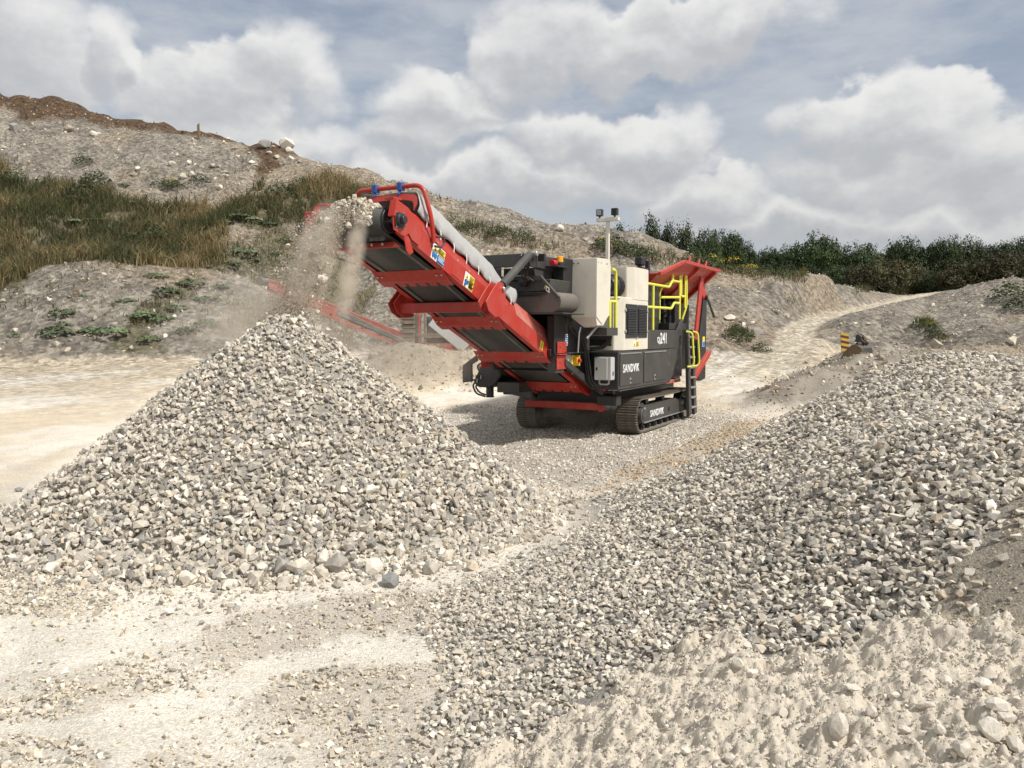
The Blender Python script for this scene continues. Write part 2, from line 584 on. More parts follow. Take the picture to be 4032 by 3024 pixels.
def terr(X, Y, detail=True, with_pile=True, want_col=False):
    X = np.asarray(X, float)
    Y = np.asarray(Y, float)
    if X.ndim == 0:
        return terr(X[None], Y[None], detail, with_pile)[0]
    base = 0.9 * sstep(16, 38, Y) + 0.10 * fbm(X / 5.0, Y / 5.0, 3, 3) * sstep(12, 20, np.hypot(X, Y))
    base = base + 4.0 * sstep(70, 130, Y)
    hill, spoil, soil, mound, heap = banks(X, Y, base)
    big = np.maximum.reduce([hill, spoil, soil, mound, heap])
    z = np.maximum(base, big)
    # smooth foot
    d = np.abs(big - base)
    z = z + 0.25 * np.exp(-(d / 0.45) ** 2) * (big > -100) * sstep(18, 24, Y) * 0.5
    rd, rz = np.full(X.shape, 1e3), np.zeros(X.shape)
    fm = Y > 14.5
    if fm.any():
        rd[fm], rz[fm] = road_dist(X[fm], Y[fm])
    rw = 1 - sstep(0.85, 2.6, rd)
    rc = 1 - sstep(0.72, 1.0, rd + .25 * fbm(X, Y, 3, 27))
    z = z * (1 - rw) + (rz + 0.04 * np.cos(rd * 5) - 0.02) * rw
    nr = near_h(X, Y)
    z = z + nr
    if detail:
        q = np.hypot(X, Y)
        z = z + fbm(X * 1.3, Y * 1.3, 4, 21) * 0.05 * sstep(2, 6, q) + fbm(X * 7, Y * 7, 3, 22) * 0.018
        # wheel ruts across the yard on the left
        u = (X * 0.60 + Y * 0.35) * 1.9 + 0.8 * fbm(X / 3, Y / 3, 2, 24)
        z = z + 0.028 * np.sin(u * 3.1) * sstep(0.1, 0.3, fbm(X / 2.5, Y / 6, 2, 25) + .12) * (nr < 0.05) * (1 - sstep(14, 22, Y))
        for (x0, y0, k, c) in TRACKS:
            off = (X - x0) - k * (Y - y0) - c * (Y - y0) ** 2
            sel = np.exp(-(off / .20) ** 2) * (Y > y0 - 3) * (Y < y0 + 9)
            z = z + sel * (0.022 * np.sign(np.sin((Y + 0.6 * off) * 2 * np.pi / .17)) * .5 - .035) * (nr < .06)
    pz = pile_h(X, Y) if with_pile else 0
    z = z + pz
    if not want_col:
        return z
    # ---- own colour of each kind of ground
    C = np.empty(X.shape + (3,))
    sand = np.array([0.600, 0.520, 0.405])
    pale = np.array([0.740, 0.685, 0.590])
    grav = np.array([0.440, 0.408, 0.358])
    slope_c = np.array([0.240, 0.212, 0.175])
    slope_w = np.array([0.335, 0.298, 0.245])
    slope_t = np.array([0.340, 0.275, 0.200])
    brown = np.array([0.128, 0.084, 0.052])
    veg = np.array([0.115, 0.095, 0.045])
    chalk = np.array([0.560, 0.475, 0.355])
    dusty = np.array([0.315, 0.275, 0.220])

    def mixc(A, B, w):
        return A * (1 - w[..., None]) + B * w[..., None]
    px, py = project(np.stack([X, Y, z], -1))
    n1 = fbm(X / 2.2, Y / 4.0, 4, 31) + 0.5
    n2 = fbm(X / 6.0, Y / 6.0, 4, 32) + 0.5
    n3 = fbm(X * 1.5, Y * 1.5, 4, 33) + 0.5
    C[:] = sand
    C = mixc(C, np.broadcast_to(np.array([.61, .515, .385]), C.shape), sstep(9, 14, Y))
    C = mixc(C, np.broadcast_to(pale, C.shape), sstep(.45, .62, n1) * 0.75)
    C = mixc(C, np.broadcast_to(grav, C.shape), sstep(.50, .68, n2 * 0.5 + n3 * 0.5) * (0.55 - .3 * sstep(10, 16, Y)))
    # streaks of grey chippings dragged across the yard, paler crust in the wheel lines
    st = sstep(.52, .66, fbm((X * .8 + Y * .6) * 1.1, (Y * .8 - X * .6) * .35, 4, 37) + .5)
    C = mixc(C, np.broadcast_to(grav * .95, C.shape), st * .6 * (1 - sstep(8, 13, Y)))
    gb = np.zeros(X.shape, bool)
    jx, jy = fbm(X * 1.6, Y * 1.6, 3, 66) * 260, fbm(X * 1.6, Y * 1.6, 3, 67) * 150
    for g_ in GRIT_BANDS:
        gb |= in_poly(px + jx, py + jy, g_)
    fr = (Y < 9) * (1 - sstep(6, 9, Y))
    C = mixc(C, np.broadcast_to(pale, C.shape), (~gb) * fr * .75)
    C = mixc(C, np.broadcast_to(np.array([.50, .45, .375]), C.shape), gb * fr * .65)
    for (x0, y0, kk, cc) in TRACKS:
        off = (X - x0) - kk * (Y - y0) - cc * (Y - y0) ** 2
        C = mixc(C, np.broadcast_to(pale * 1.02, C.shape), np.exp(-(off / .3) ** 2) * .6 * (Y < y0 + 12))
    up = sstep(0.02, 0.35, big - base) * (1 - rc)
    hc = mixc(np.broadcast_to(slope_c, C.shape).copy(), np.broadcast_to(slope_w, C.shape), sstep(.40, .62, n3))
    hc = mixc(hc, np.broadcast_to(slope_t, C.shape), sstep(.50, .66, n2) * 0.8)
    C = mixc(C, hc, up)
    C = mixc(C, np.broadcast_to(np.array([.62, .54, .415]), C.shape), rc * .9)
    C = mixc(C, np.broadcast_to(chalk, C.shape), (heap > base + .1) * 0.7 * (heap >= big - .01))
    C = mixc(C, np.broadcast_to(brown, C.shape), sstep(-.1, .15, soil - np.maximum(hill, base)) * (Y > 55))
    vm = in_poly(px + 90 * fbm(X / 2, Y / 2, 3, 35), py + 90 * fbm(X / 2, Y / 2, 3, 36), VEG_POLY) & (Y > 30)
    C = mixc(C, np.broadcast_to(veg, C.shape), vm * 0.75)
    sc = in_poly(px, py, SCRUB_POLY) & (Y > 30)
    C = mixc(C, np.broadcast_to(np.array([.150, .135, .075]), C.shape), sc * .75 * sstep(.40, .60, fbm(X / 2.0, Y / 2.0, 4, 38) + .5))
    # behind the left hill: rough grass
    C = mixc(C, np.broadcast_to(np.array([.10, .12, .05]), C.shape), sstep(84, 90, Y))
    # gravel strewn round the crusher and dusty bank at the right
    ax, ay = X - ORG[0], Y - ORG[1]
    la, lb = ax * UX + ay * UY, ax * VX + ay * VY
    gr = (1 - sstep(0.8, 1.3, np.hypot((la + 0.6) / 5.5, (lb + 0.1) / 3.9) + 0.25 * (n3 - .5)))
    C = mixc(C, np.broadcast_to(grav * 0.9, C.shape), gr * .85)
    C = mixc(C, np.broadcast_to(grav * 0.62, C.shape), sstep(.08, .3, pz + 0 * X) * .9)
    nm = sstep(.05, .25, nr)
    C = mixc(C, np.broadcast_to(grav * 0.66, C.shape), nm)
    C = mixc(C, np.broadcast_to(dusty, C.shape), (in_poly(px + 120 * fbm(X * 3, Y * 3, 3, 45), py, DUST_POLY) & (Y < 9)) * 1.0)
    C = mixc(C, np.broadcast_to(chalk, C.shape), (in_poly(px, py, CHALK_POLY) & (Y < 6)) * 1.0)
    C = C * (0.90 + 0.25 * (fbm(X * 4, Y * 4, 3, 41) + .5))[..., None]
    return z, C


VEG_POLY = [(-900, 600), (0, 670), (300, 760), (560, 790), (820, 830), (1000, 780), (1300, 700), (1480, 760), (1440, 860), (1200, 900), (900, 900),
            (880, 1010), (800, 1060), (560, 1050), (330, 1010), (200, 1030), (90, 1120), (0, 1150), (-900, 1200)]
GRIT_BANDS = [[(150, 2640), (900, 2470), (1700, 2290), (1950, 2300), (1720, 2450), (1000, 2620), (300, 2810), (-300, 2900), (-300, 2740)],
              [(400, 3150), (1000, 2730), (1300, 2640), (1750, 2560), (1850, 2700), (1750, 2950), (1650, 3150)], [(-400, 2180), (500, 2270), (300, 2430), (-400, 2480)],
              [(-400, 2950), (300, 2880), (500, 2960), (200, 3150), (-400, 3150)]]
SCRUB_POLY = [(880, 900), (1450, 780), (1560, 1000), (1420, 1250), (1380, 1390), (400, 1390), (560, 1200), (780, 1080)]
DUST_POLY = [(4700, 1640), (4030, 1860), (3961, 2000), (3868, 2115), (3774, 2230), (3700, 2340), (3640, 2420), (3800, 2460), (4032, 2520), (4700, 2600), (7000, 2900), (7000, 1500)]
CHALK_POLY = [(1750, 3400), (1800, 3010), (2050, 2950), (2250, 2830), (2420, 2740), (2600, 2660), (2700, 2520), (2850, 2480), (2950, 2600), (3150, 2620), (3330, 2560), (3420, 2470),
              (3560, 2430), (3800, 2420), (4032, 2480), (4800, 2600), (7000, 2900), (7000, 4500), (1750, 4500)]


def build_ground():
    nphi, nr_ = 440, 570
    cx, cy = 0.0, -4.0
    # finer towards the middle of the yard
    phi = np.linspace(-math.radians(56), math.radians(56), nphi)
    r = 3.0 * (420 / 3.0) ** (np.linspace(0, 1, nr_) ** 1.0)
    R, PH = np.meshgrid(r, phi, indexing='ij')
    X = cx + R * np.sin(PH)
    Y = cy + R * np.cos(PH)
    Z, C = terr(X, Y, want_col=True)
    V = np.stack([X, Y, Z], -1).reshape(-1, 3)
    i = np.arange(nr_ - 1)[:, None] * nphi + np.arange(nphi - 1)[None, :]
    F = np.stack([i, i + 1, i + nphi + 1, i + nphi], -1).reshape(-1, 4)[:, ::-1]
    me = mesh_np('ground', V, F, [MATS['ground']], C.reshape(-1, 3), smooth=True)
    o = add('ground', me)
    tag(o, 'dusty quarry floor with heaped banks, haul road and spoil hillside', kind='structure')
    return o


def ground_mat():
    m, g, b = new_mat('ground')
    a = g.n('ShaderNodeAttribute', attribute_name='tint')
    pos = g.n('ShaderNodeNewGeometry').outputs['Position']
    dist = g.vm('LENGTH', pos)
    far = g.smooth(dist, 14.0, 36.0)
    nf = g.noise(pos, 60.0, 6.0, 0.72)
    nc = g.noise(pos, 2.6, 7.0, 0.68)
    n = g.m('ADD', g.m('MULTIPLY', nf, g.m('SUBTRACT', 1.0, far)), g.m('MULTIPLY', nc, far))
    k = g.lin(n, 0.28, 0.72, 0.70, 1.28)
    # small stones in the surface read as light and dark flecks
    vs = g.voro(pos, 5.0, 'F1', 'Color')
    vn = g.voro(pos, 75.0, 'F1', 'Color')
    fl = g.m('ADD', g.m('MULTIPLY', g.sep(vn)[0], g.m('SUBTRACT', 1.0, far)), g.m('MULTIPLY', g.sep(vs)[0], far))
    k = g.m('MULTIPLY', k, g.lin(fl, 0.0, 1.0, g.lin(far, 0, 1, 0.82, 0.62), g.lin(far, 0, 1, 1.18, 1.42)))
    g.put(b.inputs['Base Color'], g.vm('SCALE', a.outputs['Color'], k))
    b.inputs['Roughness'].default_value = 0.95
    b.inputs['Specular IOR Level'].default_value = 0.15
    h1 = g.m('ADD', g.noise(pos, 70.0, 5.0, 0.75), g.m('MULTIPLY', g.voro(pos, 75.0), -0.5))
    h2 = g.m('ADD', g.noise(pos, 1.6, 8.0, 0.72), g.m('MULTIPLY', g.voro(pos, 4.0), 0.35))
    bn = g.n('ShaderNodeBump')
    bn.inputs['Strength'].default_value = 0.8
    bn.inputs['Distance'].default_value = 0.015
    g.put(bn.inputs['Height'], h1)
    bf = g.n('ShaderNodeBump')
    bf.inputs['Distance'].default_value = 0.5
    g.put(bf.inputs['Strength'], g.m('MULTIPLY', far, 0.9))
    g.put(bf.inputs['Height'], h2)
    g.put(bf.inputs['Normal'], bn.outputs[0])
    g.put(b.inputs['Normal'], bf.outputs[0])


ground_mat()
build_ground()

# ------------------------------------------------------------------ broken stone
def hull_proto(npts, seed, flat=0.62, rnd=0.25):
    """an angular lump: convex hull of a few scattered points, about one unit across"""
    r = np.random.default_rng(seed)
    while True:
        P = r.normal(size=(npts, 3))
        P /= np.linalg.norm(P, axis=1)[:, None]
        P *= (1 - rnd * r.random((npts, 1)))
        P *= np.array([1.0, 0.60 + 0.35 * r.random(), flat * (0.75 + 0.5 * r.random())]) * 0.5
        bm = bmesh.new()
        for p in P:
            bm.verts.new(p)
        res = bmesh.ops.convex_hull(bm, input=bm.verts[:])
        dead = [e for e in res['geom_interior'] if isinstance(e, bmesh.types.BMVert)]
        bmesh.ops.delete(bm, geom=dead, context='VERTS')
        bmesh.ops.triangulate(bm, faces=bm.faces[:])
        bm.verts.ensure_lookup_table()
        V = np.array([v.co[:] for v in bm.verts])
        bm.verts.index_update()
        F = np.array([[v.index for v in f.verts] for f in bm.faces])
        bm.free()
        if len(F) >= npts:
            return V, F


PROTO = [hull_proto(13, 100 + k) for k in range(22)]            # crushed stone
PROTO_M = [hull_proto(10, 200 + k, 0.62) for k in range(20)]
PROTO_S = [hull_proto(8, 300 + k, 0.7) for k in range(14)]      # small chippings


def rand_rot(n, r):
    q = r.normal(size=(n, 4))
    q /= np.linalg.norm(q, axis=1)[:, None]
    w, x, y, z = q.T
    return np.stack([1 - 2 * (y * y + z * z), 2 * (x * y - z * w), 2 * (x * z + y * w), 2 * (x * y + z * w), 1 - 2 * (x * x + z * z), 2 * (y * z - x * w),
                     2 * (x * z - y * w), 2 * (y * z + x * w), 1 - 2 * (x * x + y * y)], -1).reshape(n, 3, 3)


def flat_rot(n, r, tilt=0.5):
    """resting attitude: any heading, some tilt"""
    a = r.random(n) * 2 * np.pi
    t = r.normal(size=n) * tilt
    h = r.random(n) * 2 * np.pi
    ca, sa, ct, st, ch, sh = np.cos(a), np.sin(a), np.cos(t), np.sin(t), np.cos(h), np.sin(h)
    Z = np.zeros(n)
    O = np.ones(n)
    Ra = np.stack([ca, -sa, Z, sa, ca, Z, Z, Z, O], -1).reshape(n, 3, 3)
    Rt = np.stack([O, Z, Z, Z, ct, -st, Z, st, ct], -1).reshape(n, 3, 3)
    Rh = np.stack([ch, -sh, Z, sh, ch, Z, Z, Z, O], -1).reshape(n, 3, 3)
    return Rh @ Rt @ Ra


STONE_COL = np.array([[.50, .465, .41], [.60, .57, .515], [.42, .395, .355], [.47, .43, .37], [.34, .33, .315], [.74, .705, .64], [.54, .475, .385], [.26, .255, .25]]) * np.array([0.99, 0.955, 0.895])
STONE_W = np.array([.22, .19, .17, .11, .11, .11, .04, .05])


def stone_mesh(name, P, size, r, protos=PROTO, mat='stone', tilt=None, tint=(1, 1, 1), cols=None):
    n = len(P)
    R = rand_rot(n, r) if tilt is None else flat_rot(n, r, tilt)
    pid = r.integers(0, len(protos), n)
    ci = r.choice(len(STONE_COL), n, p=STONE_W)
    col = (STONE_COL[ci] if cols is None else cols) * (0.88 + 0.24 * r.random((n, 1))) * np.array(tint)
    Vs, Fs, Cs, off = [], [], [], 0
    for k, (v, f) in enumerate(protos):
        idx = np.nonzero(pid == k)[0]
        if not len(idx):
            continue
        W = np.einsum('nij,vj->nvi', R[idx], v) * size[idx][:, None, None] + P[idx][:, None, :]
        m = len(v)
        Vs.append(W.reshape(-1, 3))
        Fs.append((f[None] + (np.arange(len(idx)) * m)[:, None, None] + off).reshape(-1, 3))
        Cs.append(np.repeat(col[idx], m, axis=0))
        off += len(idx) * m
    return mesh_np(name, np.concatenate(Vs), np.concatenate(Fs), [MATS[mat]], np.concatenate(Cs))


def scatter(n, x0, x1, y0, y1, r):
    return np.stack([x0 + (x1 - x0) * r.random(n), y0 + (y1 - y0) * r.random(n)], -1)


def stone_mat():
    m, g, b = new_mat('stone')
    a = g.n('ShaderNodeAttribute', attribute_name='tint')
    pos = g.n('ShaderNodeNewGeometry').outputs['Position']
    n = g.noise(pos, 38.0, 4.0, 0.7)
    c = g.vm('SCALE', a.outputs['Color'], g.lin(n, 0.3, 0.7, 0.84, 1.16))
    g.put(b.inputs['Base Color'], c)
    b.inputs['Roughness'].default_value = 0.92
    b.inputs['Specular IOR Level'].default_value = 0.2
    bump(g, b, n, 0.35, 0.012)


stone_mat()
tinted('clod', 0.97, 70.0, 0.16, 130.0, 0.5, 0.010)


def build_pile():
    r = np.random.default_rng(5)
    # even cover of the cone: the density follows the slope's area
    n = 40000
    q = scatter(n * 2, PILE_X - 4.3, PILE_X + 4.3, PILE_Y - 4.3, PILE_Y + 4.3, r)
    rr = np.hypot(q[:, 0] - PILE_X, q[:, 1] - PILE_Y)
    h = pile_h(q[:, 0], q[:, 1])
    keep = ((h > 0.05) | (r.random(len(q)) < np.exp(-(rr - 2.72) / 0.20) * 0.7)) & (rr < 4.2)
    # nothing of the far flank shows: thin it out
    keep &= ((q[:, 1] - PILE_Y) < 0.7) | (r.random(len(q)) < 0.15)
    q, rr = q[keep], rr[keep]
    z = terr(q[:, 0], q[:, 1])
    size = np.exp(r.normal(math.log(0.074), 0.24, len(q)))
    size *= 1 + 0.30 * sstep(1.6, 2.8, rr) * r.random(len(q))
    size *= np.where((rr > 2.85), 0.9, 1.0)
    size = np.clip(size, 0.03, 0.19)
    P = np.stack([q[:, 0], q[:, 1], z + size * (-0.10 + 0.62 * r.random(len(q))) * np.where(rr > 2.8, 0.5, 1)], -1)
    o = add('gravel_pile', stone_mesh('gravel_pile', P, size, r, PROTO_M))
    tag(o, 'tall conical pile of crushed pale limestone under the conveyor head', 'gravel pile', kind='stuff')
    return o


BERM_POLY = [(1500, 3300), (1560, 3000), (1660, 2860), (1760, 2700), (1700, 2560), (1640, 2430), (1760, 2300), (1950, 2200), (2150, 2090), (2350, 2000), (2600, 1880), (2900, 1730),
             (3200, 1560), (3500, 1400), (3700, 1340), (4800, 1340), (4800, 1650), (4040, 1870), (3965, 2010), (3868, 2131), (3774, 2245), (3712, 2349), (3670, 2410), (3490, 2435), (3390, 2520), (3250, 2575), (2960, 2580),
             (2800, 2520), (2680, 2580), (2560, 2660), (2400, 2730), (2220, 2820), (2050, 2940), (1900, 3100)]


def build_berm():
    r = np.random.default_rng(6)
    n = 51000
    q = scatter(n * 4, -1.6, 7.6, 2.6, 11.0, r)
    z = terr(q[:, 0], q[:, 1], with_pile=False)
    px, py = project(np.stack([q[:, 0], q[:, 1], z], -1))
    jx, jy = fbm(q[:, 0] * 4, q[:, 1] * 4, 3, 51) * 110, fbm(q[:, 0] * 4, q[:, 1] * 4, 3, 52) * 110
    nh = near_h(q[:, 0], q[:, 1])
    back = (q[:, 1] > 7.5) & (nh > 0.12)            # stones also lie behind the crest
    stray = in_poly(px - 170, py - 60, BERM_POLY) & (r.random(len(q)) < .10) & (px < 4300)      # stones that rolled past the edge
    keep = (in_poly(px + jx, py + jy, BERM_POLY) | stray | (back & (r.random(len(q)) < .6))) & ((px < 4250) | (r.random(len(q)) < .4))
    keep &= r.random(len(q)) < np.clip(5.2 / q[:, 1], 0.45, 1.0)
    q, z, px = q[keep][:n], z[keep][:n], px[keep][:n]
    right = sstep(0.4, 2.4, q[:, 0] + 0.1 * (q[:, 1] - 4))
    size = np.exp(r.normal(0, 0.22, len(q))) * (0.046 + 0.016 * right)
    size = np.clip(size, 0.02, 0.105)
    P = np.stack([q[:, 0], q[:, 1], z + size * (-0.08 + 0.55 * r.random(len(q)))], -1)
    me = stone_mesh('gravel_bank', P, size, r, PROTO_M, tilt=0.6)
    o = add('gravel_bank', me)
    tag(o, 'long bank of crushed grey limestone sweeping up to the right', 'gravel bank', kind='stuff')


def tan_zone(P):
    px, py = project(P)
    return in_poly(px + 60 * fbm(P[:, 0] * 2, P[:, 1] * 2, 3, 68), py + 40 * fbm(P[:, 0] * 2, P[:, 1] * 2, 3, 69), [(2250, 2020), (2400, 1870), (2800, 1700), (3250, 1530), (3250, 1600), (2750, 1850), (2400, 2030)])


def build_yard_gravel():
    r = np.random.default_rng(8)
    # chippings spread round the crusher's tracks
    n = 150000
    q = scatter(n, -5.0, 8.0, 8.0, 22.0, r)
    ax, ay = q[:, 0] - ORG[0], q[:, 1] - ORG[1]
    la, lb = ax * UX + ay * UY, ax * VX + ay * VY
    d = np.hypot((la + 0.6) / 5.5, (lb + 0.1) / 3.9) + 0.3 * fbm(q[:, 0], q[:, 1], 3, 61)
    keep = (r.random(n) < (1 - sstep(0.75, 1.35, d)) * 0.9) & (near_h(q[:, 0], q[:, 1]) < 0.35) & (pile_h(q[:, 0], q[:, 1]) < 0.1)
    keep &= ~((np.abs(np.abs(lb) - 1.02) < 0.24) & (la > -0.1) & (la < 3.9))
    q = q[keep][:28000]
    la, lb = la[keep][:28000], lb[keep][:28000]
    z = terr(q[:, 0], q[:, 1])
    size = np.clip(np.exp(r.normal(math.log(0.042), 0.3, len(q))), 0.02, 0.11)
    P = np.stack([q[:, 0], q[:, 1], z + size * 0.12], -1)
    cols = STONE_COL[r.choice(len(STONE_COL), len(P), p=STONE_W)] * 1.15
    cols = np.where(tan_zone(P)[:, None], cols * np.array([.84, .72, .57]), cols)
    o = add('spread_gravel', stone_mesh('spread_gravel', P, size, r, PROTO_S, tilt=0.5, cols=cols))
    tag(o, 'flat spread of pale chippings under and round the crusher', 'gravel', kind='stuff')
    # loose pebbles on the bare ground in front
    n = 210000
    q = scatter(n, -6.5, 1.2, 2.4, 9.0, r)
    z = terr(q[:, 0], q[:, 1])
    px, py = project(np.stack([q[:, 0], q[:, 1], z], -1))
    jx, jy = fbm(q[:, 0] * 1.6, q[:, 1] * 1.6, 3, 66) * 260, fbm(q[:, 0] * 1.6, q[:, 1] * 1.6, 3, 67) * 150
    band = np.zeros(n)
    for g_ in GRIT_BANDS:
        band = np.maximum(band, in_poly(px + jx, py + jy, g_))
    dens = 0.06 + band * (.25 + 1.1 * sstep(-.08, .14, fbm(q[:, 0] * 2.2, q[:, 1] * 2.2, 4, 63)))
    dens = dens + 0.5 * np.exp(-np.clip(np.hypot(q[:, 0] - PILE_X, q[:, 1] - PILE_Y) - 2.9, 0, 9) / 0.3)
    keep = (r.random(n) < dens * 0.50) & (near_h(q[:, 0], q[:, 1]) < 0.16) & (pile_h(q[:, 0], q[:, 1]) < 0.08)
    q, z = q[keep], z[keep]
    size = np.clip(np.exp(r.normal(math.log(0.025), 0.46, len(q))), 0.007, 0.085)
    P = np.stack([q[:, 0], q[:, 1], z + size * 0.12], -1)
    o = add('loose_pebbles', stone_mesh('loose_pebbles', P, size, r, PROTO_S, tilt=0.35, tint=(1.05, 1.03, 0.98)))
    # grit on the dusty bank at the right
    n2 = 60000
    q2 = scatter(n2, 1.4, 6.0, 2.2, 9.0, r)
    z2 = terr(q2[:, 0], q2[:, 1])
    px, py = project(np.stack([q2[:, 0], q2[:, 1], z2], -1))
    k2 = in_poly(px + 60 * fbm(q2[:, 0] * 5, q2[:, 1] * 5, 2, 65), py, DUST_POLY)
    q2, z2 = q2[k2][:13000], z2[k2][:13000]
    s2 = np.clip(np.exp(r.normal(math.log(0.014), 0.55, len(q2))), 0.006, 0.06)
    o2 = add('bank_grit', stone_mesh('bank_grit', np.stack([q2[:, 0], q2[:, 1], z2 + s2 * .1], -1), s2, r, PROTO_S, tilt=.4, tint=(.80, .78, .72)))
    tag(o2, 'fine grey grit on the dusty bank at the right edge', 'grit', kind='stuff')
    tag(o, 'scatter of small pebbles and chips on the bare cream ground in front', 'pebbles', kind='stuff')


def build_foot_rocks():
    """single rocks that rolled to the foot of the pile, big enough to pick out one by one"""
    r = np.random.default_rng(9)
    spots = [(205, 2235, .15), (75, 1925, .11), (330, 2200, .16), (640, 2255, .14), (735, 2275, .20), (560, 2220, .13), (905, 2300, .14), (1010, 2280, .19), (1030, 2235, .12),
             (1110, 2235, .20), (1175, 2225, .22), (1265, 2255, .15), (1320, 2220, .22), (1470, 2235, .21), (1535, 2290, .15), (1120, 2290, .13), (1330, 2300, .10), (1700, 2240, .16),
             (1580, 2170, .15), (1760, 2190, .14), (860, 2260, .12), (790, 2245, .13), (480, 2190, .14), (420, 2245, .11), (125, 2170, .13), (160, 2290, .09), (1625, 2240, .12),
             (40, 2270, .08), (115, 2330, .07), (665, 2400, .09), (440, 2370, .07), (1860, 2230, .12), (1130, 2130, .15), (980, 2170, .15), (1400, 2130, .15), (560, 2110, .16), (1270, 2070, .17), (700, 2140, .15)]
    for k, (sx, sy, s) in enumerate(spots):
        p = at_z(sx, sy, 0.02)
        if pile_h(p[0], p[1]) > 0.03:
            for _ in range(30):           # walk up the line of sight until the slope is met
                z = float(terr(p[0], p[1]))
                d = np.array(ray_px(sx, sy))
                p2 = np.array([0, 0, CAMH]) + d * ((z + s * .2 - CAMH) / d[2])
                p = p + (p2 - p) * 0.5
        v, f = hull_proto(18, 500 + k, 0.72, 0.18)
        c = STONE_COL[r.choice(8, p=STONE_W)] * (1.0 + .15 * r.random())
        if k in (1, 14):
            c = np.array([.24, .235, .225])
        me = mesh_np('rock', v @ flat_rot(1, r, 0.3)[0].T * s * 1.15, f, [MATS['stone']], np.repeat(c[None], len(v), 0))
        z = float(terr(p[0], p[1]))
        o = add('rock', me, loc=(p[0], p[1], z + s * 0.22))
        if k == 1:
            tag(o, 'dark grey rock lying alone on the sand left of the pile', 'rock')
        elif k == 14:
            tag(o, 'dark slate grey rock in front of the gravel pile foot', 'rock')
        else:
            tag(o, 'pale angular limestone rock lying at the foot of the gravel pile', 'rock', 'limestone rocks round the foot of the pile')


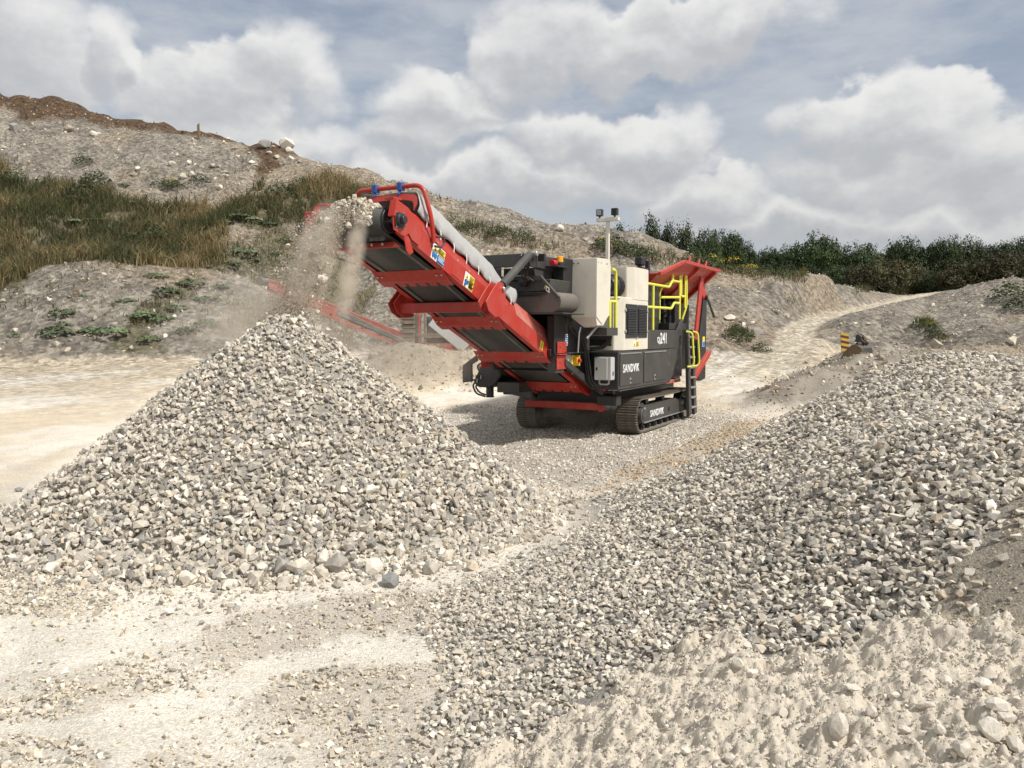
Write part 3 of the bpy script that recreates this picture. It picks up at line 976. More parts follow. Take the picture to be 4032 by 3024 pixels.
def build_chalk():
    """crumbly chalk bank in the foreground: clotted surface, clods and a few rocks"""
    r = np.random.default_rng(10)
    step = 0.0066
    x = np.arange(-0.75, 3.5, step)
    y = np.arange(1.55, 4.4, step)
    X, Y = np.meshgrid(x, y)
    z = terr(X, Y, with_pile=False)
    px, py = project(np.stack([X, Y, z], -1))
    jx, jy = fbm(X * 4, Y * 4, 4, 71) * 240, fbm(X * 4, Y * 4, 4, 72) * 240
    # soft inside measure from several jittered tests
    w = np.zeros(X.shape)
    for k in range(6):
        w += in_poly(px + jx + 26 * math.cos(k * 1.05), py + jy + 26 * math.sin(k * 1.05), CHALK_POLY)
    w /= 6
    w *= (px > -150) & (px < 5000) & (py < 3500)
    lump = np.abs(fbm(X * 5, Y * 5, 3, 73)) * 0.16
    clot = fbm(X * 14, Y * 14, 4, 74, 0.62)
    clot = np.sign(clot) * np.abs(clot) ** 0.8
    fine = fbm(X * 30, Y * 30, 4, 75, 0.72)
    pit = np.maximum(0, fbm(X * 22, Y * 22, 3, 77, .6)) 
    hz = -0.05 + w * (0.075 + lump * 1.0 + 0.055 * clot + 0.045 * fine - 0.045 * pit)
    Z = z + hz
    c = np.array([.555, .495, .405]) * (1.0 + 0.10 * clot)[..., None]  # clots lighter, hollows darker: shade of the relief put into the colour
    c = c * (1 + 0.10 * fbm(X * 2, Y * 2, 2, 76))[..., None]
    ny, nx = X.shape
    i = np.arange(ny - 1)[:, None] * nx + np.arange(nx - 1)[None, :]
    F = np.stack([i, i + 1, i + nx + 1, i + nx], -1).reshape(-1, 4)
    wf = w.reshape(-1)
    F = F[(wf[F] > 0).any(axis=1)]
    used = np.unique(F)
    mp = -np.ones(ny * nx, int)
    mp[used] = np.arange(len(used))
    V = np.stack([X, Y, Z], -1).reshape(-1, 3)[used]
    o = add('chalk_bank', mesh_np('chalk_bank', V, mp[F], [MATS['clod']], c.reshape(-1, 3)[used], smooth=True))
    tag(o, 'crumbly cream chalk bank in the right foreground', 'chalk bank', kind='stuff')
    # clods
    n = 16000
    ii = r.integers(0, len(V), n)
    size = np.clip(np.exp(r.normal(math.log(0.0115), 0.45, n)), 0.005, 0.04)
    P = V[ii] + np.stack([r.normal(size=n) * .006, r.normal(size=n) * .006, size * 0.12], -1)
    cc = np.array([.60, .54, .45]) * (0.85 + 0.3 * r.random((n, 1)))
    o = add('chalk_clods', stone_mesh('chalk_clods', P, size, r, PROTO_S, 'clod', None, (1, 1, 1), cc))
    tag(o, 'loose chalk clods crumbled over the foreground bank', 'chalk clods', kind='stuff')
    # bigger pieces that can be told apart
    pieces = [(3645, 2790, .085, 'thin rounded pale slab leaning in the chalk at far right'), (3350, 2715, .075, 'flat pale rock lying on the chalk bank mid right'),
              (3520, 2750, .06, None), (3720, 2685, .06, None), (3300, 2880, .10, 'tall pointed pale rock standing in the foreground chalk'), (3430, 2810, .06, None), (2620, 2850, .05, None),
              (3870, 2700, .07, None), (3930, 2790, .09, None), (3900, 2890, .10, None), (3960, 2830, .07, None), (3790, 2960, .07, None), (2905, 2620, .075, None), (2880, 2575, .06, None),
              (2960, 2655, .07, None), (3700, 2880, .05, None), (3080, 2810, .05, None), (2700, 2960, .05, None), (2870, 2990, .05, None), (3560, 2880, .055, None), (4000, 2950, .09, None)]
    for k, (sx, sy, s, lab) in enumerate(pieces):
        p = at_z(sx, sy, 0.62)
        for _ in range(40):
            j = int(np.clip((p[0] - x[0]) / step, 0, nx - 1)), int(np.clip((p[1] - y[0]) / step, 0, ny - 1))
            zz = Z[j[1], j[0]]
            p = p + (at_z(sx, sy, min(zz + .01, 1.5)) - p) * 0.5
        v, f = hull_proto(34, 800 + k, 0.30 if k in (0, 1) else 0.7, 0.15)
        v = v * s * .9
        if k == 4:
            v = v[:, [2, 1, 0]] * np.array([1, 1, 1.25])
        elif k == 0:
            v = v @ np.array(Matrix.Rotation(0.9, 3, 'X'))
        else:
            v = v @ flat_rot(1, r, 0.3)[0].T
        me = mesh_np('chalk_rock', v, f, [MATS['clod']], np.repeat((np.array([.64, .585, .50]) * (0.9 + .2 * r.random()))[None], len(v), 0))
        o = add('chalk_rock', me, loc=(p[0], p[1], p[2] + s * .12))
        if lab:
            tag(o, lab, 'rock')
        else:
            tag(o, 'pale chalk rock half buried in the foreground bank', 'rock', 'rocks in the chalk bank')


build_pile()
build_berm()
build_yard_gravel()
build_foot_rocks()
build_chalk()

# ------------------------------------------------------------------ the jaw crusher
paint('red_paint', (0.44, 0.022, 0.010), 0.42, dust=0.13, coat=0.05)
paint('red_dusty', (0.50, 0.05, 0.03), 0.5, dust=0.5)
paint('black_paint', (0.020, 0.020, 0.021), 0.42, dust=0.07, dust_col=(0.20, 0.18, 0.15))
paint('charcoal_paint', (0.045, 0.043, 0.040), 0.45, dust=0.13, dust_col=(0.25, 0.23, 0.19))
paint('cream_paint', (0.72, 0.67, 0.56), 0.45, dust=0.28)
paint('yellow_paint', (0.76, 0.74, 0.07), 0.42, dust=0.14)
paint('track_steel', (0.115, 0.100, 0.080), 0.62, 0.35, dust=0.55, dust_col=(0.34, 0.30, 0.24), scale=9.0)
paint('rubber', (0.030, 0.029, 0.028), 0.62, dust=0.20, dust_col=(0.20, 0.185, 0.16), scale=2.0)
paint('belt_edge', (0.10, 0.095, 0.085), 0.8, dust=0.5, dust_col=(0.30, 0.27, 0.23))
paint('magnet_belt', (0.115, 0.098, 0.085), 0.75, dust=0.3, dust_col=(0.30, 0.26, 0.22))
paint('grey_box', (0.50, 0.51, 0.49), 0.4, dust=0.10)
paint('galvanised', (0.42, 0.43, 0.43), 0.45, 0.7, dust=0.12)
plain('bolt', (0.55, 0.54, 0.50), 0.35, 0.8, 0.1)
plain('chrome', (0.62, 0.62, 0.62), 0.2, 1.0, 0.05)
plain('white_print', (0.84, 0.84, 0.82), 0.5, 0, 0.04)
plain('yellow_print', (0.80, 0.62, 0.03), 0.5, 0, 0.06)
plain('blue_print', (0.03, 0.16, 0.42), 0.5, 0, 0.06)
plain('black_print', (0.015, 0.015, 0.015), 0.6, 0, 0.1)
plain('orange_lens', (0.85, 0.36, 0.02), 0.25, 0, 0.1)
plain('red_lens', (0.50, 0.02, 0.03), 0.3, 0, 0.1)
plain('blue_plastic', (0.03, 0.10, 0.35), 0.35, 0, 0.1)
plain('lamp_glass', (0.30, 0.33, 0.34), 0.12, 0, 0.1)
plain('dark_hole', (0.008, 0.008, 0.008), 0.9, 0, 0.1)
plain('fabric_strap', (0.75, 0.74, 0.70), 0.7, 0, 0.1)


def tarp_mat():
    m, g, b = new_mat('tarp')
    tc = g.n('ShaderNodeTexCoord').outputs['Object']
    n = g.noise(tc, 5.0, 5.0, 0.6)
    g.put(b.inputs['Base Color'], g.mix(n, (0.36, 0.355, 0.34), (0.48, 0.475, 0.46)))
    b.inputs['Roughness'].default_value = 0.6
    bump(g, b, g.noise(tc, 400.0, 2.0), 0.05, 0.002)


tarp_mat()


class MB:
    """collects shapes in (a, b, z): a along the machine away from the conveyor head, b towards the ladder side, z up"""
    def __init__(self):
        self.v, self.f = [], []

    def _add(self, vs, fs):
        o = len(self.v)
        self.v += [(p[0], -p[1], p[2]) for p in vs]
        self.f += [tuple(i + o for i in f) for f in fs]
        return self

    def box(self, a0, a1, b0, b1, z0, z1):
        vs = [(a, b, z) for z in (z0, z1) for b in (b0, b1) for a in (a0, a1)]
        return self._add(vs, [(0, 1, 3, 2), (4, 6, 7, 5), (0, 4, 5, 1), (2, 3, 7, 6), (0, 2, 6, 4), (1, 5, 7, 3)])

    def prism(self, pts, axis, lo, hi):
        """polygon extruded along an axis: 'b' takes (a,z) points, 'a' takes (b,z), 'z' takes (a,b)"""
        def P(p, t):
            return {'b': (p[0], t, p[1]), 'a': (t, p[0], p[1]), 'z': (p[0], p[1], t)}[axis]
        n = len(pts)
        vs = [P(p, lo) for p in pts] + [P(p, hi) for p in pts]
        fs = [tuple(range(n)), tuple(range(2 * n - 1, n - 1, -1))] + [(i, (i + 1) % n, n + (i + 1) % n, n + i) for i in range(n)]
        return self._add(vs, fs)

    def cyl(self, p, q, r0, r1=None, n=18, cap=True):
        r1 = r0 if r1 is None else r1
        p, q = Vector(p), Vector(q)
        d = (q - p).normalized()
        x = d.orthogonal().normalized()
        y = d.cross(x)
        vs = [p + (x * math.cos(t) + y * math.sin(t)) * r0 for t in [2 * math.pi * j / n for j in range(n)]] + \
             [q + (x * math.cos(t) + y * math.sin(t)) * r1 for t in [2 * math.pi * j / n for j in range(n)]]
        fs = [(i, (i + 1) % n, n + (i + 1) % n, n + i) for i in range(n)]
        if cap:
            fs += [tuple(range(n - 1, -1, -1)), tuple(range(n, 2 * n))]
        return self._add(vs, fs)

    def tube(self, pts, r, n=10, fillet=0.0, seg=5):
        """round bar bent along a line of points"""
        P = [Vector(p) for p in pts]
        if fillet > 0:
            Q = [P[0]]
            for a, b, c in zip(P[:-2], P[1:-1], P[2:]):
                k = min(fillet, (a - b).length * .49, (c - b).length * .49)
                s, e = b + (a - b).normalized() * k, b + (c - b).normalized() * k
                for t in [k / seg for k in range(seg + 1)]:
                    Q.append((1 - t) ** 2 * s + 2 * t * (1 - t) * b + t * t * e)
            Q.append(P[-1])
            P = Q
        rings = []
        up = None
        for i, p in enumerate(P):
            d = (P[min(i + 1, len(P) - 1)] - P[max(i - 1, 0)]).normalized()
            if up is None:
                x = d.orthogonal().normalized()
            else:
                x = (up - d * up.dot(d)).normalized()
            up = x
            y = d.cross(x)
            rings.append([p + (x * math.cos(t) + y * math.sin(t)) * r for t in [2 * math.pi * j / n for j in range(n)]])
        vs = [v for rg in rings for v in rg]
        fs = []
        for k in range(len(rings) - 1):
            fs += [(k * n + i, k * n + (i + 1) % n, (k + 1) * n + (i + 1) % n, (k + 1) * n + i) for i in range(n)]
        fs += [tuple(range(n - 1, -1, -1)), tuple(range((len(rings) - 1) * n, len(rings) * n))]
        return self._add(vs, fs)

    def poly(self, *quads):
        for q in quads:
            self._add(q, [tuple(range(len(q)))])
        return self

    def build(self, name, mat, parent=None, bevel=0.0, smooth=False, label=None, seg=1):
        bm = bmesh.new()
        vv = [bm.verts.new(v) for v in self.v]
        for f in self.f:
            try:
                bm.faces.new([vv[i] for i in f])
            except ValueError:
                pass
        bmesh.ops.recalc_face_normals(bm, faces=bm.faces[:])
        if bevel > 0:
            ed = [e for e in bm.edges if len(e.link_faces) == 2 and e.calc_face_angle(0) > 0.6]
            bmesh.ops.bevel(bm, geom=ed, offset=bevel, segments=seg, affect='EDGES', clamp_overlap=True)
        if smooth:
            for f in bm.faces:
                f.smooth = True
            for e in bm.edges:
                if len(e.link_faces) == 2 and e.calc_face_angle(0) > 0.7:
                    e.smooth = False
        me = bpy.data.meshes.new(name)
        bm.to_mesh(me)
        bm.free()
        me.materials.append(MATS[mat] if isinstance(mat, str) else mat)
        o = add(name, me, parent)
        if label:
            o['label'] = label
        return o


def bolt_mesh():
    b = MB().cyl((0, 0, 0), (0, 0.012, 0), 0.020, 0.020, 6)
    b.cyl((0, 0.012, 0), (0, 0.028, 0), 0.010, 0.009, 6)
    o = b.build('bolt', 'bolt')
    me = o.data
    bpy.data.objects.remove(o)
    return me


BOLT = bolt_mesh()


def bolt(parent, a, b, z, rot=(0, 0, 0), s=1.0):
    return add('bolt', BOLT, parent, (a, -b, z), rot, s)


FONT = None


def text_mesh(body, size, sx=0.62, bold=0.012, extrude=0.003, space=1.0):
    cu = bpy.data.curves.new('lettering', 'FONT')
    cu.body = body
    cu.size = size
    cu.offset = bold * size
    cu.extrude = extrude
    cu.space_character = space
    cu.resolution_u = 3
    o = bpy.data.objects.new('lettering', cu)
    COL.objects.link(o)
    bpy.context.view_layer.update()
    me = bpy.data.meshes.new_from_object(o.evaluated_get(bpy.context.evaluated_depsgraph_get()))
    bpy.data.objects.remove(o)
    V = np.empty(len(me.vertices) * 3, np.float32)
    me.vertices.foreach_get('co', V)
    V = V.reshape(-1, 3)
    V[:, 0] -= V[:, 0].min()
    V[:, 1] -= V[:, 1].min()
    V[:, 0] *= sx
    me.vertices.foreach_set('co', V.ravel())
    me.update()
    return me, float(V[:, 0].max()), float(V[:, 1].max())


def lettering(body, parent, a0, a1, z0, z1, b, name='lettering'):
    """raised letters on a wall that faces the ladder side"""
    me, w, h = text_mesh(body, 0.2, 1.0, 0.016, space=1.12)
    me.materials.clear()
    me.materials.append(MATS['white_print'])
    o = add(name, me, parent, (a0, -b, z0), (math.pi / 2, 0, 0), ((a1 - a0) / w, (z1 - z0) / h, 1))
    return o


root = bpy.data.objects.new('jaw_crusher', None)
COL.objects.link(root)
root.location = ORG
root.rotation_euler = (0, 0, math.pi / 2 - YAW)
tag(root, 'red, black and cream tracked jaw crusher with raised discharge conveyor', 'crusher')
BC = -0.05                                   # lateral centre of the machine
CA = math.radians(21.9)
P0A, P0Z = -6.5, 3.15


def cv(s, n):
    """conveyor coordinates: s down the belt from the head, n square to it -> (a, z)"""
    return (P0A + s * math.cos(CA) + n * math.sin(CA), P0Z - s * math.sin(CA) + n * math.cos(CA))


def lean_plate(pts, b, sg):
    m = MB()
    n = len(pts)

    def off(p):          # distance above the fold, measured square to the belt
        return max(0.0, (p[0] - P0A) * math.sin(CA) + (p[1] - P0Z) * math.cos(CA) - .262) * .42
    vs = [(p[0], b - sg * off(p), p[1]) for p in pts] + [(p[0], b - sg * (off(p) + .012), p[1]) for p in pts]
    m._add(vs, [tuple(range(n)), tuple(range(2 * n - 1, n - 1, -1))] + [(i, (i + 1) % n, n + (i + 1) % n, n + i) for i in range(n)])
    return m


def sticker(parent, corners, rows, name='warning_sticker'):
    """corner order: top-left, top-right, bottom-right, bottom-left; rows = (u0,u1,v0,v1,material) printed fields"""
    TL, TR, BR, BL = [Vector((c[0], -c[1], c[2])) for c in corners]
    nrm = (TR - TL).cross(BL - TL).normalized()
    if nrm.y < 0 and abs(nrm.y) > abs(nrm.x):
        nrm = -nrm
    if abs(nrm.x) > abs(nrm.y) and nrm.x > 0:
        nrm = -nrm

    def pt(u, v, k):
        return TL + (TR - TL) * u + (BL - TL) * v + nrm * k
    base = None
    for i, (u0, u1, v0, v1, mt, *shape) in enumerate(rows):
        k = 0.004 + 0.0015 * i
        m = MB()
        if shape and shape[0] == 'tri':
            q = [pt((u0 + u1) / 2, v0, k), pt(u1, v1, k), pt(u0, v1, k)]
            p = [pt((u0 + u1) / 2, v0, 0), pt(u1, v1, 0), pt(u0, v1, 0)]
        elif shape and shape[0] == 'disc':
            q = [pt((u0 + u1) / 2 + (u1 - u0) / 2 * math.cos(t), (v0 + v1) / 2 + (v1 - v0) / 2 * math.sin(t), k) for t in np.linspace(0, 2 * np.pi, 12, False)]
            p = [pt((u0 + u1) / 2 + (u1 - u0) / 2 * math.cos(t), (v0 + v1) / 2 + (v1 - v0) / 2 * math.sin(t), 0) for t in np.linspace(0, 2 * np.pi, 12, False)]
        else:
            q = [pt(u0, v0, k), pt(u1, v0, k), pt(u1, v1, k), pt(u0, v1, k)]
            p = [pt(u0, v0, 0), pt(u1, v0, 0), pt(u1, v1, 0), pt(u0, v1, 0)]
        n = len(q)
        m._add(p + q, [tuple(range(n)), tuple(range(n, 2 * n))] + [(j, (j + 1) % n, n + (j + 1) % n, n + j) for j in range(n)])
        o = m.build(name if i == 0 else 'print', mt, parent)
        if i == 0:
            base = o
    return base


LINES = lambda u0, u1, v0, v1, n, mt='black_print': [(u0, u1 - 0.12 * ((k * 37) % 3) * (u1 - u0), v0 + (v1 - v0) * (k + .2) / n, v0 + (v1 - v0) * (k + .55) / n, mt) for k in range(n)]


def build_conveyor():
    WB = 0.58                                 # half width over the side channels
    # side channels: folded section, lower channel and upper skirt, one per side
    frame = MB()
    for sg in (1, -1):
        bo, bi = BC + sg * WB, BC + sg * (WB - 0.012)
        web = [cv(-.02, 0), cv(6.35, 0), cv(6.35, .25), cv(-.02, .25)]
        frame.prism(web, 'b', min(bo, bi), max(bo, bi))
        for n0 in (0.0, 0.238):
            fl = [cv(-.02, n0), cv(6.35, n0), cv(6.35, n0 + .012), cv(-.02, n0 + .012)]
            b2 = BC + sg * (WB - 0.09)
            frame.prism(fl, 'b', min(bi - sg * .0005, b2), max(bi - sg * .0005, b2))
    conv = frame.build('main_conveyor', 'red_paint', root, 0.004)
    for sg in (1, -1):
        bo = BC + sg * (WB - 0.030)
        sk = [cv(-.05, .262), cv(.45, .262), cv(3.1, .262), cv(3.1, .47), cv(.6, .44), cv(.31, .42), cv(-.05, .36), cv(-.15, .33)]
        lean_plate(sk, bo + sg * .012, sg).build('skirt_plate', 'red_paint', conv)
        sk2 = [cv(3.11, .262), cv(5.35, .262), cv(5.35, .50), cv(4.9, .56), cv(3.11, .50)]
        lean_plate(sk2, bo + sg * .013, sg).build('skirt_plate', 'red_dusty', conv, label='skirt plate grey with stone dust')
        # outer splice plates on the channel
        for s0, s1 in ((1.18, 1.46), (3.4, 3.62)):
            bo2 = BC + sg * (WB + .004)
            MB().prism([cv(s0, .03), cv(s1, .03), cv(s1, .19), cv(s1 - .06, .235), cv(s0, .235)], 'b', bo2 - .004, bo2 + .004).build('splice_plate', 'red_paint', conv, 0.002)
        # head bracket with its bearing
        bh = BC + sg * (WB + .012)
        br = MB().prism([cv(-.27, .31), cv(-.22, .325), cv(.0, .345), cv(.36, .27), cv(.36, .02), cv(.20, .02), cv(.12, .06), cv(.05, -.02), cv(-.17, -.04), cv(-.25, .10)], 'b', bh - .006, bh + .006)
        br.prism([cv(-.27, .09), cv(-.245, .09), cv(-.265, .305), cv(-.29, .305)], 'b', bh - .05, bh + .05)
        a_, z_ = cv(-.27, .325)
        br.box(a_ - .03, a_ + .13, min(bh, bh - sg * .14), max(bh, bh - sg * .14), z_ - .012, z_ + .012)
        br.build('head_bracket', 'red_paint', conv, 0.003)
        ac, zc = cv(-.112, .117)
        bg = MB().cyl((ac, bh + sg * .006, zc), (ac, bh + sg * .05, zc), .085, .075, 20).cyl((ac, bh + sg * .05, zc), (ac, bh + sg * .095, zc), .05, .05, 16)
        bg.box(ac - .10, ac + .10, min(bh + sg * .006, bh + sg * .022), max(bh + sg * .006, bh + sg * .022), zc - .09, zc + .09)
        bg.build('bearing', 'black_paint', conv, 0.004, True)
        for da, dz in ((.075, .075), (-.075, .075), (.075, -.075), (-.075, -.075)):
            bolt(conv, ac + da, bh + sg * .022, zc + dz, (0, 0, math.pi if sg > 0 else 0), 1.1)
        # tension ear
        MB().prism([cv(.02, .03), cv(.16, .02), cv(.30, -.10), cv(.24, -.17), cv(.16, -.15)], 'b', bh - .012, bh - .004).build('tension_ear', 'red_paint', conv, 0.002)
    # hydraulic motor on the far side of the head drum
    ac, zc = cv(-.112, .117)
    mb = MB().cyl((ac, BC - WB - .03, zc), (ac, BC - WB - .16, zc), .12, .12, 20).cyl((ac, BC - WB - .16, zc), (ac, BC - WB - .40, zc - .02), .085, .085, 18)
    mb.build('drive_motor', 'black_paint', conv, 0.006, True)
    MB().box(ac - .16, ac + .14, BC - WB - .17, BC - WB - .02, zc - .16, zc + .17).build('motor_housing', 'red_paint', conv, 0.01)
    MB().tube([(ac, BC - WB - .3, zc - .08), (ac + .1, BC - WB - .3, zc - .22), (ac + .35, BC - WB - .2, zc - .34), (ac + .7, BC - WB - .05, zc - .42)], .014, 8, .1).build('hose', 'rubber', conv, smooth=True)
    # belt: a loop round head and tail drums
    R = .165
    loop = []
    for t in np.linspace(-math.pi / 2, math.pi / 2, 13):
        loop.append((-.112 - math.cos(t) * R, .117 + math.sin(t) * R))
    loop = loop + [(s, .285) for s in (1.5, 3.0, 4.5, 5.9)]
    for t in np.linspace(math.pi / 2, -math.pi / 2, 9):
        loop.append((6.05 + math.cos(t) * .14, .155 + math.sin(t) * .14))
    loop = loop + [(s, .002 - .012 * (k % 2)) for k, s in enumerate((5.0, 4.0, 3.0, 2.0, 1.0))] + [(.15, -.03)]
    out = [cv(*p) for p in loop]
    m = MB()
    b0, b1 = BC - .43, BC + .43
    n = len(out)
    vs = [(p[0], b0, p[1]) for p in out] + [(p[0], b1, p[1]) for p in out]
    m._add(vs, [(i, (i + 1) % n, n + (i + 1) % n, n + i) for i in range(n)])
    belt = m.build('belt', 'rubber', conv, smooth=True)
    sm = belt.modifiers.new('thickness', 'SOLIDIFY')
    sm.thickness = 0.016
    for sg in (1, -1):                        # worn pale edge strips under the return belt
        e = MB()
        for (s0, n0), (s1, n1) in zip(loop[-6:], loop[-5:]):
            x0, z0 = cv(s0, n0 - .012)
            x1, z1 = cv(s1, n1 - .012)
            c0, c1 = BC + sg * .33, BC + sg * .385
            e._add([(x0, c0, z0), (x0, c1, z0), (x1, c1, z1), (x1, c0, z1)], [(0, 1, 2, 3)])
        e.build('worn_belt_edge', 'belt_edge', conv)
    ac, zc = cv(-.112, .117)
    MB().cyl((ac, BC - .46, zc), (ac, BC + .46, zc), .150, n=28).build('head_drum', 'black_paint', conv, 0.004, True)
    MB().cyl((ac, BC - WB - .02, zc), (ac, BC + WB + .02, zc), .035, n=14).build('drum_shaft', 'chrome', conv, smooth=True)
    ac, zc = cv(6.05, .155)
    MB().cyl((ac, BC - .46, zc), (ac, BC + .46, zc), .125, n=24).build('tail_drum', 'black_paint', conv, 0.004, True)
    # scraper bar under the head
    p, q = cv(.05, -.075), cv(.20, -.06)
    sc = MB().prism([cv(.02, -.16), cv(.06, -.07), cv(.20, -.06), cv(.20, -.075), cv(.075, -.085), cv(.035, -.165)], 'b', BC - .50, BC + .46)
    sc = sc.build('scraper_bar', 'red_paint', conv, 0.003)
    for k in range(5):
        bolt(sc, cv(.035, -.115)[0] - .012, BC - .32 + k * .16, cv(.035, -.115)[1], (0, 0, -math.pi / 2), 1.0)
    MB().box(ac, ac + .01, 0, .01, 0, .01)
    # worn rubber flaps at the scraper
    for k, bb in enumerate((.12, .20, .28)):
        x_, z_ = cv(.0, -.06)
        MB().box(x_ - .02, x_ + .01, BC + bb, BC + bb + .075, z_ - .02, z_ + .10 - .015 * k).build('scraper_blade', 'belt_edge', conv, 0.004)
    # folded guards under the return rollers, with drain slots along the rear edge
    for s0, w0 in ((.97, .575), (2.54, .575), (4.02, .66), (5.60, .60)):
        g = MB()
        nseg = 5
        L = .335
        top = [cv(s0, .0), cv(s0 + .17, -.062)]
        th = .008
        g.prism([cv(s0, .0), cv(s0 + .17, -.062), cv(s0 + .17, -.062 - th), cv(s0, -th)], 'b', BC - w0, BC + w0)
        # slotted half as tongues between the slots
        edges = np.linspace(-w0 + .12, w0 - .10, nseg + 1)
        cuts = [-w0] + list(np.linspace(-w0 + .25, w0 - .22, nseg)) + [w0]
        for c0, c1 in zip(cuts[:-1], cuts[1:]):
            e0 = c0 + (.026 if c0 > -w0 else 0)
            e1 = c1 - (.026 if c1 < w0 else 0)
            g.prism([cv(s0 + .25, -.066), cv(s0 + L, -.070), cv(s0 + L, -.070 - th), cv(s0 + .25, -.066 - th)], 'b', BC + e0, BC + e1)
        g.prism([cv(s0 + .1705, -.0625), cv(s0 + .2495, -.066), cv(s0 + .2495, -.066 - th), cv(s0 + .1705, -.0625 - th)], 'b', BC - w0, BC + w0)
        go = g.build('roller_guard', 'red_paint', conv, 0.002)
        for bb in (-w0 + .05, -w0 + .13, w0 - .13, w0 - .05):
            x_, z_ = cv(s0 + .08, -.04)
            bolt(go, x_, BC + bb, z_, (math.radians(90), -CA, 0), .8)
        x_, z_ = cv(s0 + .17, .03)
        MB().cyl((x_, BC - .46, z_ - .04), (x_, BC + .46, z_ - .04), .036, n=12).build('return_roller', 'rubber', conv, smooth=True)
    # support beam with lug plates where the lifting struts pin on
    aB, zB = cv(2.02, -.085)
    bo = MB().box(aB - .075, aB + .075, BC - .80, BC + .74, zB - .072, zB + .072).build('support_beam', 'red_paint', conv, 0.012, seg=2)
    for bb in (-.86, -.76, .68, .80):
        lug = [cv(1.80, -.10), cv(1.92, -.19), cv(2.12, -.20), cv(2.30, -.10), cv(2.36, .06), cv(2.26, .26), cv(2.14, .34), cv(2.02, .30), cv(1.92, .14)]
        MB().prism(lug, 'b', BC + bb - .008, BC + bb + .008).build('strut_lug', 'red_paint', conv, 0.004)
    for sg, bb in ((1, .74), (-1, -.81)):
        x_, z_ = cv(2.17, .255)
        MB().cyl((x_, BC + bb - .10, z_), (x_, BC + bb + .10, z_), .032, n=16).build('hinge_pin', 'chrome', conv, 0.004, True)
    # tail beam
    tb = MB().box(-.70, -.56, BC - .74, BC + .82, .525, .655).build('tail_beam', 'red_paint', conv, 0.010)
    MB().prism([(-.74, .50), (-.50, .50), (-.46, .62), (-.52, .76), (-.70, .78)], 'b', BC + .79, BC + .83).build('tail_plate', 'red_paint', conv, 0.004)
    # joining bracket where the conveyor bolts to the frame
    for sg in (1, -1):
        bb = BC + sg * (WB + .14)
        x_, z_ = cv(4.50, .12)
        jb = MB().box(x_ - .10, x_ + .26, min(bb, bb + sg * .012), max(bb, bb + sg * .012), z_ + .03, z_ + .22)
        jb.box(x_ - .12, x_ + .24, min(bb, bb + sg * .012), max(bb, bb + sg * .012), z_ - .24, z_ - .01)
        jb.box(x_ - .12, x_ + .25, min(bb - sg * .05, bb + sg * .06), max(bb - sg * .05, bb + sg * .06), z_ + .002, z_ + .018)
        jb = jb.build('joint_bracket', 'red_paint', conv, 0.004)
        for da, dz in ((.0, .13), (.16, .13), (.0, -.13), (.14, -.13)):
            bolt(jb, x_ + da, bb + sg * .012, z_ + dz, (0, 0, math.pi if sg > 0 else 0), 1.2)
    # bolts along the fold
    for s in (.62, .78, 1.30, 1.62, 2.45, 2.75, 3.25, 3.95, 4.05, 4.45, 4.75):
        x_, z_ = cv(s, .285)
        bolt(conv, x_, BC + WB - .022, z_, (0, -CA, math.pi), .9)
    # roll bar over the cover with spray nozzles
    f0, t0 = cv(.62, .20), cv(.26, .83)
    bw = WB + .035
    pts = [(f0[0], BC + bw, f0[1]), (f0[0] - .05, BC + bw, f0[1] + .30), (t0[0] + .0, BC + bw - .10, t0[1] + .0), (t0[0] + .0, BC - bw + .06, t0[1] + .0), (f0[0] - .07, BC - bw, f0[1] + .32), (f0[0], BC - bw, f0[1])]
    rb = MB().tube(pts, .030, 12, .13, 6).build('roll_bar', 'red_paint', conv, smooth=True)
    for bb in (-.22, .18):
        nz = MB().box(t0[0] - .05, t0[0] + .045, BC + bb - .035, BC + bb + .035, t0[1] - .05, t0[1] + .05).cyl((t0[0] - .02, BC + bb, t0[1] - .05), (t0[0] - .05, BC + bb, t0[1] - .11), .022, .014, 10)
        nz.build('spray_nozzle', 'blue_plastic', conv, 0.01)
    x_, z_ = f0[0] + .02, f0[1] + .03
    MB().tube([(x_, BC + WB + .05, z_ + .04), (x_ + .16, BC + WB + .06, z_ + .06), (x_ + .19, BC + WB + .06, z_ - .02), (x_ + .12, BC + WB + .055, z_ - .08), (x_ - .02, BC + WB + .05, z_ - .08)], .016, 8, .06).build('hose', 'rubber', conv, smooth=True)
    # cloth cover: arched sheet lashed to the skirt
    ns, nb = 46, 34
    prof = []
    corner = [(WB - .060, 0.0), (WB - .075, .38), (WB - .11, .80), (WB - .15, .93), (.26, 1.03), (0.0, 1.06)]
    full = corner + [(-x, y) for x, y in corner[-2::-1]]
    seg = np.linspace(0, len(full) - 1, nb)
    for t in seg:
        i0 = min(int(t), len(full) - 2)
        u = t - i0
        prof.append((full[i0][0] * (1 - u) + full[i0 + 1][0] * u, full[i0][1] * (1 - u) + full[i0 + 1][1] * u))
    V, F = [], []
